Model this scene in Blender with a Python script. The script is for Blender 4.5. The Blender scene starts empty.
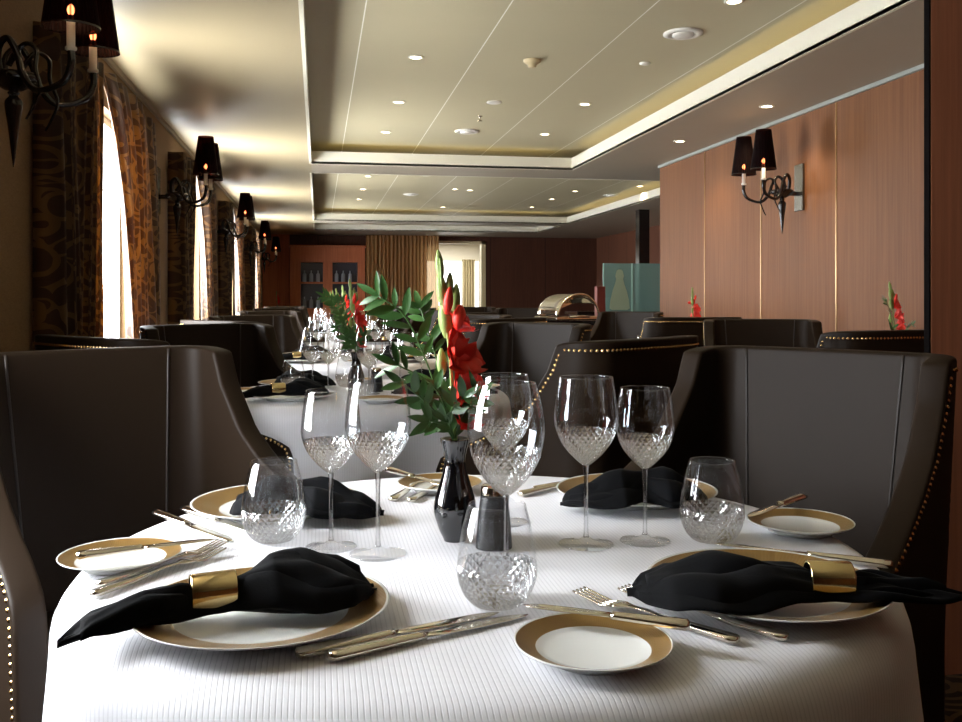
import bpy, math, random
from mathutils import Vector, Matrix
random.seed(7)
PI = math.pi
sin, cos = math.sin, math.cos
C = bpy.context.scene.collection

# ------------------------------------------------------------------ camera
F = 920.0; HV = 297.0; CAMZ = 1.10
TH = math.atan(163/920)
ct, st = cos(TH), sin(TH)
def WD(u, d, z=0.0):
    a = (u-481)/F
    return Vector((d*(a*ct+st), d*(ct-a*st), z))
def W(u, v, z):
    return WD(u, F*(CAMZ-z)/(v-HV), z)
def XY(u, y):                      # x where the ray of column u meets the plane y
    a = (u-481)/F
    return y*(a*ct+st)/(ct-a*st)
def YX(u, x):
    a = (u-481)/F
    return x*(ct-a*st)/(a*ct+st)
cam = bpy.data.cameras.new('camera'); co = bpy.data.objects.new('camera', cam); C.objects.link(co)
cam.sensor_width = 36; cam.lens = F/962*36
cam.shift_y = -(361-HV)/962
cam.clip_start = .05
co.location = (0, 0, CAMZ); co.rotation_euler = (PI/2, 0, -TH)
bpy.context.scene.camera = co

# ------------------------------------------------------------------ materials
def newmat(name):
    m = bpy.data.materials.new(name); m.use_nodes = True
    nt = m.node_tree; nt.nodes.clear()
    out = nt.nodes.new('ShaderNodeOutputMaterial')
    return m, nt, out
def N(nt, typ, ins=None, **kw):
    n = nt.nodes.new(typ)
    for k, v in kw.items(): setattr(n, k, v)
    if ins:
        for k, v in ins.items():
            if isinstance(v, bpy.types.NodeSocket): nt.links.new(v, n.inputs[k])
            else: n.inputs[k].default_value = v
    return n
def M_(nt, op, a, b=None, c=None):
    ins = {0: a}
    if b is not None: ins[1] = b
    if c is not None: ins[2] = c
    return N(nt, 'ShaderNodeMath', ins, operation=op).outputs[0]
def rgb(r, g, b): return (r, g, b, 1)
def pbr(name, col, rough=.5, metal=0, spec=.5, bump=None, sheen=0, coat=0, emis=None, es=0, noise=None):
    m, nt, out = newmat(name)
    p = N(nt, 'ShaderNodeBsdfPrincipled', {'Base Color': col, 'Roughness': rough, 'Metallic': metal,
          'Specular IOR Level': spec, 'Sheen Weight': sheen, 'Coat Weight': coat})
    tc = N(nt, 'ShaderNodeTexCoord')
    if emis: p.inputs['Emission Color'].default_value = emis; p.inputs['Emission Strength'].default_value = es
    if noise:                                     # (scale, second colour)
        nz = N(nt, 'ShaderNodeTexNoise', {'Vector': tc.outputs['Object'], 'Scale': noise[0], 'Detail': 4})
        mx = N(nt, 'ShaderNodeMix', {0: nz.outputs[0], 6: col, 7: noise[1]}, data_type='RGBA')
        nt.links.new(mx.outputs[2], p.inputs['Base Color'])
    if bump:
        nz = N(nt, 'ShaderNodeTexNoise', {'Vector': tc.outputs['Object'], 'Scale': bump[0], 'Detail': 3})
        b = N(nt, 'ShaderNodeBump', {'Height': nz.outputs[0], 'Strength': bump[1], 'Distance': bump[2]})
        nt.links.new(b.outputs[0], p.inputs['Normal'])
    nt.links.new(p.outputs[0], out.inputs[0])
    return m
def emit(name, col, s):
    m, nt, out = newmat(name)
    e = N(nt, 'ShaderNodeEmission', {0: col, 1: s}); nt.links.new(e.outputs[0], out.inputs[0])
    return m

m_leather = pbr('taupe_leather', rgb(.0165, .0095, .0052), .52, spec=.13, bump=(700, .25, .0008), noise=(5, rgb(.0135, .0080, .0045)))
m_seam = pbr('leather_piping', rgb(.018, .012, .009), .5)
m_brass = pbr('brass', rgb(.80, .56, .25), .22, 1)
m_brassy = pbr('pale_brass', rgb(.86, .68, .36), .16, 1)
m_legwood = pbr('leg_wood', rgb(.17, .06, .025), .35, noise=(18, rgb(.10, .035, .015)))
m_silver = pbr('polished_silver', rgb(.86, .80, .70), .14, 1)
m_chrome = pbr('chrome', rgb(.80, .76, .68), .10, 1)
m_blackglass = pbr('black_glass', rgb(.004, .004, .005), .04, spec=.8, coat=.6)
m_blackmetal = pbr('black_lacquer', rgb(.008, .006, .006), .16, spec=.6)
m_pepper = pbr('graphite_shaker', rgb(.012, .0125, .014), .4, metal=.2)
m_napkin = pbr('black_napkin_cloth', rgb(.0026, .0028, .0038), .85, spec=.12, sheen=.015, bump=(260, .35, .0008))
m_red = pbr('red_petal', rgb(.85, .035, .012), .5, noise=(40, rgb(.65, .012, .006)))
m_green = pbr('leaf_green', rgb(.055, .15, .028), .38, noise=(30, rgb(.018, .065, .014)))
m_bud = pbr('bud_green', rgb(.33, .42, .12), .5, noise=(30, rgb(.18, .28, .06)))
m_white = pbr('white_paint', rgb(.80, .77, .68), .5)
m_candle = pbr('candle_sleeve', rgb(.85, .82, .74), .3)
m_dark = pbr('dark_void', rgb(.003, .002, .002), .9, spec=.05)
m_beige = pbr('beige_cloth', rgb(.42, .36, .22), .8)
m_tabletop = pbr('table_wood', rgb(.10, .05, .025), .4)

def ceil_mat(name, col, lines):
    m, nt, out = newmat(name)
    tc = N(nt, 'ShaderNodeTexCoord'); sx = N(nt, 'ShaderNodeSeparateXYZ', {0: tc.outputs['Object']})
    nz = N(nt, 'ShaderNodeTexNoise', {'Vector': tc.outputs['Object'], 'Scale': 1.5, 'Detail': 2})
    c = N(nt, 'ShaderNodeMix', {0: nz.outputs[0], 6: col, 7: tuple(x*.92 for x in col[:3])+(1,)}, data_type='RGBA').outputs[2]
    if lines:
        t = M_(nt, 'PINGPONG', M_(nt, 'ADD', sx.outputs[0], 10*.69-.229), .345)
        g = M_(nt, 'LESS_THAN', t, .0035)
        c = N(nt, 'ShaderNodeMix', {0: g, 6: c, 7: rgb(.95, .93, .85)}, data_type='RGBA').outputs[2]
    p = N(nt, 'ShaderNodeBsdfPrincipled', {'Base Color': c, 'Roughness': .5, 'Specular IOR Level': .3})
    mp = N(nt, 'ShaderNodeMapping', {'Vector': tc.outputs['Object'], 'Scale': (.6, 2.2, 1)})
    n2 = N(nt, 'ShaderNodeTexNoise', {'Vector': mp.outputs[0], 'Scale': 1.4, 'Detail': 1})
    b = N(nt, 'ShaderNodeBump', {'Height': n2.outputs[0], 'Strength': .12, 'Distance': .02})
    nt.links.new(b.outputs[0], p.inputs['Normal'])
    nt.links.new(p.outputs[0], out.inputs[0]); return m
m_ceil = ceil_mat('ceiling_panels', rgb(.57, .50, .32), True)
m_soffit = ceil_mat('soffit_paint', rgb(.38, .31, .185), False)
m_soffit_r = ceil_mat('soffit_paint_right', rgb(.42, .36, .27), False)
m_lip = pbr('cove_lip', rgb(.78, .74, .60), .5)

def wood_mat(name, c1, c2, rough=.42, groove=None, axis=1, offs=0.0, pitch=.97, gcol=rgb(.02, .01, .006)):
    m, nt, out = newmat(name)
    tc = N(nt, 'ShaderNodeTexCoord'); sx = N(nt, 'ShaderNodeSeparateXYZ', {0: tc.outputs['Object']})
    mp = N(nt, 'ShaderNodeMapping', {'Vector': tc.outputs['Object'], 'Scale': (60, 60, 1.6)})
    nz = N(nt, 'ShaderNodeTexNoise', {'Vector': mp.outputs[0], 'Scale': 1, 'Detail': 5, 'Roughness': .6})
    mp2 = N(nt, 'ShaderNodeMapping', {'Vector': tc.outputs['Object'], 'Scale': (2, 2, .3)})
    n2 = N(nt, 'ShaderNodeTexNoise', {'Vector': mp2.outputs[0], 'Scale': 1, 'Detail': 2})
    f = M_(nt, 'ADD', M_(nt, 'MULTIPLY', nz.outputs[0], .7), M_(nt, 'MULTIPLY', n2.outputs[0], .3))
    r = N(nt, 'ShaderNodeValToRGB', {0: f}); r.color_ramp.elements[0].position = .36; r.color_ramp.elements[1].position = .64
    r.color_ramp.elements[0].color = c1; r.color_ramp.elements[1].color = c2
    c = r.outputs[0]
    if groove:
        t = M_(nt, 'PINGPONG', M_(nt, 'ADD', sx.outputs[axis], 20*pitch-offs), pitch/2)
        g = M_(nt, 'LESS_THAN', t, groove)
        c = N(nt, 'ShaderNodeMix', {0: g, 6: c, 7: gcol}, data_type='RGBA').outputs[2]
    p = N(nt, 'ShaderNodeBsdfPrincipled', {'Base Color': c, 'Roughness': rough+.12, 'Specular IOR Level': .25})
    nt.links.new(p.outputs[0], out.inputs[0]); return m
m_woodR = wood_mat('sapele_panels', rgb(.148, .054, .018), rgb(.208, .085, .030))
m_woodP = wood_mat('sapele_pier', rgb(.17, .058, .028), rgb(.25, .092, .045))
m_woodB = wood_mat('dark_walnut_panels', rgb(.050, .017, .009), rgb(.085, .030, .016), groove=.008, axis=0, pitch=1.15, gcol=rgb(.02, .008, .005))
m_cab = wood_mat('cherry_cabinet', rgb(.42, .115, .045), rgb(.58, .18, .075), .35)
m_groove = pbr('panel_groove', rgb(.40, .24, .10), .3, metal=.7)

def fabric_wall():
    m, nt, out = newmat('woven_wallcovering')
    tc = N(nt, 'ShaderNodeTexCoord')
    mp = N(nt, 'ShaderNodeMapping', {'Vector': tc.outputs['Object'], 'Scale': (60, 60, 240)})
    nz = N(nt, 'ShaderNodeTexNoise', {'Vector': mp.outputs[0], 'Scale': 1, 'Detail': 3})
    c = N(nt, 'ShaderNodeMix', {0: nz.outputs[0], 6: rgb(.14, .085, .04), 7: rgb(.26, .165, .085)}, data_type='RGBA')
    p = N(nt, 'ShaderNodeBsdfPrincipled', {'Base Color': c.outputs[2], 'Roughness': .8, 'Specular IOR Level': .15})
    nt.links.new(p.outputs[0], out.inputs[0]); return m
m_wallL = fabric_wall()

def carpet():
    m, nt, out = newmat('patterned_carpet')
    tc = N(nt, 'ShaderNodeTexCoord')
    v = N(nt, 'ShaderNodeTexVoronoi', {'Vector': tc.outputs['Object'], 'Scale': 5})
    s = M_(nt, 'SINE', M_(nt, 'MULTIPLY', v.outputs['Distance'], 38))
    g = M_(nt, 'GREATER_THAN', s, .3)
    c = N(nt, 'ShaderNodeMix', {0: g, 6: rgb(.018, .010, .007), 7: rgb(.065, .038, .018)}, data_type='RGBA')
    p = N(nt, 'ShaderNodeBsdfPrincipled', {'Base Color': c.outputs[2], 'Roughness': .95, 'Specular IOR Level': .1})
    nt.links.new(p.outputs[0], out.inputs[0]); return m
m_carpet = carpet()

def curtain_mat():
    m, nt, out = newmat('scroll_damask')
    tc = N(nt, 'ShaderNodeTexCoord')
    uv = tc.outputs['UV']
    mp = N(nt, 'ShaderNodeMapping', {'Vector': uv, 'Scale': (1, 1, 1)})
    wn = N(nt, 'ShaderNodeTexNoise', {'Vector': mp.outputs[0], 'Scale': 3.0, 'Detail': 1})
    mixv = N(nt, 'ShaderNodeMix', {0: .10, 6: mp.outputs[0], 7: wn.outputs[1]}, data_type='RGBA')
    v = N(nt, 'ShaderNodeTexVoronoi', {'Vector': mixv.outputs[2], 'Scale': 8.5, 'Randomness': .8})
    a = M_(nt, 'SINE', M_(nt, 'MULTIPLY', v.outputs['Distance'], 17))
    n2 = N(nt, 'ShaderNodeTexNoise', {'Vector': mp.outputs[0], 'Scale': 7, 'Detail': 1})
    b = M_(nt, 'ABSOLUTE', M_(nt, 'SUBTRACT', n2.outputs[0], .5))
    g1 = M_(nt, 'GREATER_THAN', a, .55); g2 = M_(nt, 'LESS_THAN', b, .02)
    g = M_(nt, 'MAXIMUM', g1, g2)
    c = N(nt, 'ShaderNodeMix', {0: g, 6: rgb(.038, .020, .010), 7: rgb(.13, .072, .030)}, data_type='RGBA').outputs[2]
    ct_ = N(nt, 'ShaderNodeMix', {0: g, 6: rgb(.20, .080, .018), 7: rgb(.45, .24, .06)}, data_type='RGBA').outputs[2]
    p = N(nt, 'ShaderNodeBsdfPrincipled', {'Base Color': c, 'Roughness': .45, 'Sheen Weight': .1})
    t = N(nt, 'ShaderNodeBsdfTranslucent', {0: ct_})
    mx = N(nt, 'ShaderNodeMixShader', {0: .22, 1: p.outputs[0], 2: t.outputs[0]})
    nt.links.new(mx.outputs[0], out.inputs[0]); return m
m_curtain = curtain_mat()

def cloth_mat():
    m, nt, out = newmat('striped_damask_tablecloth')
    tc = N(nt, 'ShaderNodeTexCoord'); sx = N(nt, 'ShaderNodeSeparateXYZ', {0: tc.outputs['Object']})
    t = M_(nt, 'PINGPONG', M_(nt, 'ADD', sx.outputs[0], 5.0), .0027)
    g = N(nt, 'ShaderNodeMapRange', {0: t, 1: .0002, 2: .0011, 3: 1.0, 4: 0.0}).outputs[0]
    c = N(nt, 'ShaderNodeMix', {0: g, 6: rgb(.80, .80, .84), 7: rgb(.69, .69, .73)}, data_type='RGBA').outputs[2]
    p = N(nt, 'ShaderNodeBsdfPrincipled', {'Base Color': c, 'Roughness': .6, 'Sheen Weight': .05})
    nz = N(nt, 'ShaderNodeTexNoise', {'Vector': tc.outputs['Object'], 'Scale': 9, 'Detail': 1})
    h = M_(nt, 'ADD', M_(nt, 'MULTIPLY', g, -.06), M_(nt, 'MULTIPLY', nz.outputs[0], 1.0))
    b = N(nt, 'ShaderNodeBump', {'Height': h, 'Strength': .4, 'Distance': .006})
    nt.links.new(b.outputs[0], p.inputs['Normal']); nt.links.new(p.outputs[0], out.inputs[0]); return m
m_cloth = cloth_mat()

def plate_mat(name, r0, r1):
    m, nt, out = newmat(name)
    tc = N(nt, 'ShaderNodeTexCoord'); sx = N(nt, 'ShaderNodeSeparateXYZ', {0: tc.outputs['Object']})
    cx = N(nt, 'ShaderNodeCombineXYZ', {0: sx.outputs[0], 1: sx.outputs[1]})
    L = N(nt, 'ShaderNodeVectorMath', {0: cx.outputs[0]}, operation='LENGTH').outputs['Value']
    g = M_(nt, 'MULTIPLY', M_(nt, 'GREATER_THAN', L, r0), M_(nt, 'LESS_THAN', L, r1))
    geo = N(nt, 'ShaderNodeNewGeometry'); nz_ = N(nt, 'ShaderNodeSeparateXYZ', {0: geo.outputs['Normal']})
    g = M_(nt, 'MULTIPLY', g, M_(nt, 'GREATER_THAN', nz_.outputs[2], .1))
    ang = M_(nt, 'ARCTAN2', sx.outputs[1], sx.outputs[0])
    rib = M_(nt, 'SINE', M_(nt, 'MULTIPLY', ang, 180))
    w = N(nt, 'ShaderNodeBsdfPrincipled', {'Base Color': rgb(.80, .81, .78), 'Roughness': .12})
    b = N(nt, 'ShaderNodeBump', {'Height': rib, 'Strength': .25, 'Distance': .0006})
    gd = N(nt, 'ShaderNodeBsdfPrincipled', {'Base Color': rgb(.34, .20, .06), 'Roughness': .30, 'Metallic': .55, 'Coat Weight': .4, 'Normal': b.outputs[0]})
    mx = N(nt, 'ShaderNodeMixShader', {0: g, 1: w.outputs[0], 2: gd.outputs[0]})
    nt.links.new(mx.outputs[0], out.inputs[0]); return m
m_plate = plate_mat('gold_band_charger', .093, .134)
m_bplate = plate_mat('gold_band_bread_plate', .056, .075)

def glass_thin():
    m, nt, out = newmat('thin_clear_glass')
    lw = N(nt, 'ShaderNodeLayerWeight', {'Blend': .5})
    f = M_(nt, 'ADD', .045, M_(nt, 'MULTIPLY', M_(nt, 'POWER', lw.outputs['Facing'], 4.5), .80))
    t = N(nt, 'ShaderNodeBsdfTransparent', {0: rgb(.99, .995, 1)})
    g = N(nt, 'ShaderNodeBsdfGlossy', {0: rgb(1, 1, 1), 'Roughness': 0.0})
    mx = N(nt, 'ShaderNodeMixShader', {0: f, 1: t.outputs[0], 2: g.outputs[0]})
    nt.links.new(mx.outputs[0], out.inputs[0]); return m
m_glass = glass_thin()
def glass_solid():
    m, nt, out = newmat('clear_glass_stem')
    g = N(nt, 'ShaderNodeBsdfGlass', {0: rgb(.98, .985, .99), 'Roughness': 0.0, 'IOR': 1.5})
    t = N(nt, 'ShaderNodeBsdfTransparent', {0: rgb(.99, .995, 1)})
    mx = N(nt, 'ShaderNodeMixShader', {0: .5, 1: t.outputs[0], 2: g.outputs[0]})
    nt.links.new(mx.outputs[0], out.inputs[0]); return m
m_stem = glass_solid()
def glass_cut():
    m, nt, out = newmat('diamond_cut_glass')
    tc = N(nt, 'ShaderNodeTexCoord'); sx = N(nt, 'ShaderNodeSeparateXYZ', {0: tc.outputs['UV']})
    a0 = M_(nt, 'MULTIPLY', sx.outputs[0], 30); b0 = M_(nt, 'MULTIPLY', sx.outputs[1], 95)
    a = M_(nt, 'PINGPONG', M_(nt, 'ADD', M_(nt, 'ADD', a0, b0), 100), .5)
    b = M_(nt, 'PINGPONG', M_(nt, 'ADD', M_(nt, 'SUBTRACT', a0, b0), 100), .5)
    h = M_(nt, 'MINIMUM', a, b)
    bp = N(nt, 'ShaderNodeBump', {'Height': h, 'Strength': .8, 'Distance': .0035})
    g = N(nt, 'ShaderNodeBsdfGlass', {0: rgb(1, 1, 1), 'Roughness': .04, 'IOR': 1.5, 'Normal': bp.outputs[0]})
    gl = N(nt, 'ShaderNodeBsdfGlossy', {0: rgb(1, 1, 1), 'Roughness': .13, 'Normal': bp.outputs[0]})
    t = N(nt, 'ShaderNodeBsdfTransparent', {0: rgb(.98, .99, .99)})
    m1 = N(nt, 'ShaderNodeMixShader', {0: .45, 1: g.outputs[0], 2: gl.outputs[0]})
    m2 = N(nt, 'ShaderNodeMixShader', {0: .64, 1: t.outputs[0], 2: m1.outputs[0]})
    nt.links.new(m2.outputs[0], out.inputs[0]); return m
m_cut = glass_cut()

def shade_mat():
    m, nt, out = newmat('dark_pleated_shade')
    tc = N(nt, 'ShaderNodeTexCoord'); sx = N(nt, 'ShaderNodeSeparateXYZ', {0: tc.outputs['UV']})
    s = M_(nt, 'SINE', M_(nt, 'MULTIPLY', sx.outputs[0], 2*PI*40))
    f = N(nt, 'ShaderNodeMapRange', {0: s, 1: -1.0, 2: 1.0, 3: .90, 4: .985}).outputs[0]
    t = N(nt, 'ShaderNodeBsdfTransparent', {0: rgb(.75, .22, .14)})
    d = N(nt, 'ShaderNodeBsdfPrincipled', {'Base Color': rgb(.005, .002, .002), 'Roughness': .8, 'Specular IOR Level': .05})
    mx = N(nt, 'ShaderNodeMixShader', {0: f, 1: t.outputs[0], 2: d.outputs[0]})
    nt.links.new(mx.outputs[0], out.inputs[0]); return m
m_shade = shade_mat()
def sheer_mat(name, c1, c2, tr):
    m, nt, out = newmat(name)
    tc = N(nt, 'ShaderNodeTexCoord')
    mp = N(nt, 'ShaderNodeMapping', {'Vector': tc.outputs['Object'], 'Scale': (14, 14, .2)})
    nz = N(nt, 'ShaderNodeTexNoise', {'Vector': mp.outputs[0], 'Scale': 1, 'Detail': 3})
    c = N(nt, 'ShaderNodeMix', {0: nz.outputs[0], 6: c1, 7: c2}, data_type='RGBA').outputs[2]
    d = N(nt, 'ShaderNodeBsdfDiffuse', {0: c}); tl = N(nt, 'ShaderNodeBsdfTranslucent', {0: c})
    t = N(nt, 'ShaderNodeBsdfTransparent', {0: rgb(1, .85, .6)})
    m1 = N(nt, 'ShaderNodeMixShader', {0: .5, 1: d.outputs[0], 2: tl.outputs[0]})
    m2 = N(nt, 'ShaderNodeMixShader', {0: tr, 1: m1.outputs[0], 2: t.outputs[0]})
    nt.links.new(m2.outputs[0], out.inputs[0]); return m
m_gold_sheer = sheer_mat('gold_sheer', rgb(.42, .20, .07), rgb(.80, .55, .28), .14)
def teal_mat():
    m, nt, out = newmat('teal_glass')
    g = N(nt, 'ShaderNodeBsdfGlossy', {0: rgb(.6, .9, .9), 'Roughness': .05})
    t = N(nt, 'ShaderNodeBsdfTransparent', {0: rgb(.62, .80, .76)})
    d = N(nt, 'ShaderNodeBsdfDiffuse', {0: rgb(.30, .46, .44)})
    m1 = N(nt, 'ShaderNodeMixShader', {0: .12, 1: t.outputs[0], 2: g.outputs[0]})
    m2 = N(nt, 'ShaderNodeMixShader', {0: .42, 1: m1.outputs[0], 2: d.outputs[0]})
    nt.links.new(m2.outputs[0], out.inputs[0]); return m
m_teal = teal_mat()
m_etch = pbr('etched_white', rgb(.30, .36, .25), .5)
m_tealrim = pbr('glass_edge', rgb(.35, .55, .50), .2)
m_bulb = emit('bulb_glow', rgb(1, .62, .32), 80)
m_down = emit('downlight_glow', rgb(1, .80, .50), 14)
m_strip = emit('cove_strip_glow', rgb(1, .84, .42), 4.0)
m_day = emit('daylight_window', rgb(.94, .97, 1.0), 29.0)
m_day2 = emit('daylight_window_far', rgb(1, .99, .95), 3.2)

# ------------------------------------------------------------------ mesh builder
class MB:
    def __init__(s): s.v = []; s.f = []; s.m = []; s.uv = {}; s.sm = []
    def add(s, vs, fs, mi=0, smooth=True, uvs=None):
        o = len(s.v); s.v += [tuple(p) for p in vs]
        for k, f in enumerate(fs):
            s.f.append(tuple(i+o for i in f)); s.m.append(mi); s.sm.append(smooth)
            if uvs: s.uv[len(s.f)-1] = uvs[k]
        return s
    def box(s, x0, x1, y0, y1, z0, z1, mi=0):
        vs = [(x, y, z) for x in (x0, x1) for y in (y0, y1) for z in (z0, z1)]
        return s.add(vs, [(0,1,3,2),(4,6,7,5),(0,4,5,1),(2,3,7,6),(0,2,6,4),(1,5,7,3)], mi, False)
    def lathe(s, prof, seg=32, c=(0,0,0), mi=0, mif=None, cap0=False, cap1=False, mat=None, uv=False):
        vs = []; fs = []; uvs = []
        for (r, z) in prof:
            for k in range(seg):
                a = 2*PI*k/seg
                p = Vector((r*cos(a), r*sin(a), z))
                if mat: p = mat @ p
                vs.append((p.x+c[0], p.y+c[1], p.z+c[2]))
        mis = []
        for i in range(len(prof)-1):
            for k in range(seg):
                k2 = (k+1) % seg
                fs.append((i*seg+k, i*seg+k2, (i+1)*seg+k2, (i+1)*seg+k))
                uvs.append(((k/seg, prof[i][1]), ((k+1)/seg, prof[i][1]), ((k+1)/seg, prof[i+1][1]), (k/seg, prof[i+1][1])))
                mis.append(mif(i) if mif else mi)
        if cap0: fs.append(tuple(range(seg-1, -1, -1))); uvs.append(tuple((0, 0) for _ in range(seg))); mis.append(mis[0])
        if cap1:
            b = (len(prof)-1)*seg; fs.append(tuple(range(b, b+seg))); uvs.append(tuple((0, 0) for _ in range(seg))); mis.append(mis[-2] if cap0 else mis[-1])
        o = len(s.f); s.add(vs, fs, 0, True, uvs)
        for k, q in enumerate(mis): s.m[o+k] = q
        return s
    def grid(s, fn, nu, nv, mi=0, closeu=False, closev=False, uvf=None):
        vs = [fn(i/(nu if closeu else nu-1), j/(nv if closev else nv-1)) for i in range(nu) for j in range(nv)]
        fs = []; uvs = []
        for i in range(nu if closeu else nu-1):
            for j in range(nv if closev else nv-1):
                i2 = (i+1) % nu; j2 = (j+1) % nv
                fs.append((i*nv+j, i2*nv+j, i2*nv+j2, i*nv+j2))
                if uvf:
                    a, b, c_, d = i/(nu-1), (i+1)/(nu-1), j/(nv-1), (j+1)/(nv-1)
                    uvs.append((uvf(a, c_), uvf(b, c_), uvf(b, d), uvf(a, d)))
        return s.add(vs, fs, mi, True, uvs if uvf else None)
    def tube(s, pts, rad, seg=8, mi=0, caps=True):
        pts = [Vector(p) for p in pts]; n = len(pts)
        rf = rad if callable(rad) else (lambda t: rad)
        up = Vector((0, 0, 1)); vs = []; prev = None
        for i, p in enumerate(pts):
            t = (pts[min(i+1, n-1)]-pts[max(i-1, 0)]).normalized()
            if prev is None:
                a = t.cross(up)
                if a.length < .05: a = t.cross(Vector((1, 0, 0)))
                a.normalize()
            else:
                a = (prev - t*prev.dot(t)).normalized()
            prev = a; b = t.cross(a); r = rf(i/(n-1))
            for k in range(seg):
                q = p+(a*cos(2*PI*k/seg)+b*sin(2*PI*k/seg))*r; vs.append(q)
        fs = [(i*seg+k, i*seg+(k+1) % seg, (i+1)*seg+(k+1) % seg, (i+1)*seg+k) for i in range(n-1) for k in range(seg)]
        if caps: fs.append(tuple(range(seg-1, -1, -1))); fs.append(tuple(range((n-1)*seg, n*seg)))
        return s.add(vs, fs, mi, True)
    def build(s, name, mat, parent=None):
        me = bpy.data.meshes.new(name); me.from_pydata(s.v, [], s.f)
        mats = mat if isinstance(mat, (list, tuple)) else [mat]
        for q in mats: me.materials.append(q)
        me.polygons.foreach_set('material_index', s.m)
        me.polygons.foreach_set('use_smooth', s.sm)
        if s.uv:
            L = me.uv_layers.new(name='UVMap')
            for i, p in enumerate(me.polygons):
                if i in s.uv:
                    for k, li in enumerate(p.loop_indices): L.data[li].uv = s.uv[i][k]
        me.update()
        o = bpy.data.objects.new(name, me); C.objects.link(o)
        if parent: o.parent = parent
        return o
def spline(pts, n=8):
    P = [Vector(p) for p in pts]; out = []
    for i in range(len(P)-1):
        p0 = P[max(i-1, 0)]; p1 = P[i]; p2 = P[i+1]; p3 = P[min(i+2, len(P)-1)]
        for k in range(n):
            t = k/n
            out.append(.5*((2*p1)+(p2-p0)*t+(2*p0-5*p1+4*p2-p3)*t*t+(3*p1-p0-3*p2+p3)*t**3))
    out.append(P[-1]); return out
def interp(tab, x):
    if x <= tab[0][0]: return tab[0][1]
    for (a, b), (c, d) in zip(tab, tab[1:]):
        if x <= c: return b+(d-b)*(x-a)/(c-a)
    return tab[-1][1]
def tag(o, label, cat, group=None, kind=None):
    o['label'] = label; o['category'] = cat
    if group: o['group'] = group
    elif 'group' in o.keys(): del o['group']
    if kind: o['kind'] = kind
    return o
def struct(name, mb, mat, parent=None):
    o = mb.build(name, mat, parent)
    if not parent: o['kind'] = 'structure'
    return o
def empty(name, loc=(0, 0, 0), rz=0):
    o = bpy.data.objects.new(name, None); C.objects.link(o); o.empty_display_size = .1
    o.location = loc; o.rotation_euler = (0, 0, rz); return o
def kids(o): return [c for c in list(CH.get(o.name, []))]
CH = {}
def remember(root):
    for o in [root]+list(root.children_recursive):
        CH[o.name] = [c.name for c in o.children]
def dup(root, loc=None, rz=None, parent=None, first=[None]):
    if root.name not in CH: remember(root)
    def cp(src, par):
        c = src.copy(); C.objects.link(c)
        if par: c.parent = par
        for n in CH.get(src.name, []): cp(bpy.data.objects[n], c)
        return c
    c = cp(root, None)
    if loc is not None: c.location = loc
    if rz is not None: c.rotation_euler = (0, 0, rz)
    return c
USED = set()
def place(proto, loc, rz, label, cat, group=None):
    """the first call moves the thing itself, later calls copy it"""
    if proto.name not in CH: remember(proto)
    if proto.name in USED: o = dup(proto, loc, rz)
    else:
        USED.add(proto.name); o = proto; o.location = loc; o.rotation_euler = (0, 0, rz)
    return tag(o, label, cat, group)
def bevel(o, w, seg=2, ang=40):
    m = o.modifiers.new('bevel', 'BEVEL'); m.width = w; m.segments = seg; m.limit_method = 'ANGLE'; m.angle_limit = math.radians(ang)
    return o

# ------------------------------------------------------------------ the room
XL, XR, YB, YE = -1.06, 3.13, -2.6, 18.4
ZS, ZC = 2.32, 2.52
XE = 5.7
b = MB().box(-1.3, 6.2, YB-.2, 24, -.1, 0); struct('floor', b, m_carpet)
WINY = [1.60, 4.78, 7.85, 11.2, 14.7]
WW, WZ0, WZ1 = .80, .80, 2.06
b = MB(); y = YB
for wy in WINY:
    b.box(XL-.14, XL, y, wy-WW, 0, ZC); b.box(XL-.14, XL, wy-WW, wy+WW, 0, WZ0); b.box(XL-.14, XL, wy-WW, wy+WW, WZ1, ZC); y = wy+WW
b.box(XL-.14, XL, y, YE, 0, ZC); struct('wall_left', b, m_wallL)
for k, wy in enumerate(WINY):
    w = MB().box(XL-.12, XL-.11, wy-WW, wy+WW, WZ0, WZ1)
    p = struct('window_%d' % (k+1), w, m_day)
    f = MB()
    for (a0, a1, c0, c1) in ((wy-WW, wy+WW, WZ0, WZ0+.04), (wy-WW, wy+WW, WZ1-.04, WZ1), (wy-WW, wy-WW+.04, WZ0, WZ1), (wy+WW-.04, wy+WW, WZ0, WZ1)):
        f.box(XL-.108, XL-.06, a0, a1, c0, c1)
    f.build('window_frame', m_white, p)
b = MB().box(XR, XR+.12, 2.43, 8.13, 0, ZC); struct('wall_right', b, m_woodR)
b = MB()
for q in range(-2, 5):
    yy = 6.15+.975*q
    if 2.6 < yy < 8.1: b.box(XR-.004, XR+.01, yy-.006, yy+.006, 0, ZS)
struct('trim_1', b, m_groove)
b = MB().box(1.752, XR, 2.40, 2.42, 0, ZC); struct('wall_pier', b, m_woodP)
b = MB().box(1.746, 1.752, 2.402, 2.425, 0, ZC); struct('trim_2', b, m_dark)
b = MB().box(XR, XR+.12, YB, 2.40, 0, ZC); struct('wall_near_right', b, m_woodP)
b = MB().box(XL-.14, XR+.12, YB-.12, YB, 0, ZC); struct('wall_behind', b, m_woodR)
b = MB().box(XR+.13, XE, 8.01, 8.12, 0, ZC); struct('wall_return', b, m_woodR)
b = MB().box(XE, XE+.12, 8.13, YE, 0, ZC); struct('wall_far_right', b, wood_mat('far_walnut', rgb(.13, .05, .03), rgb(.19, .075, .042), groove=.006, axis=1, pitch=1.1))
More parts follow.
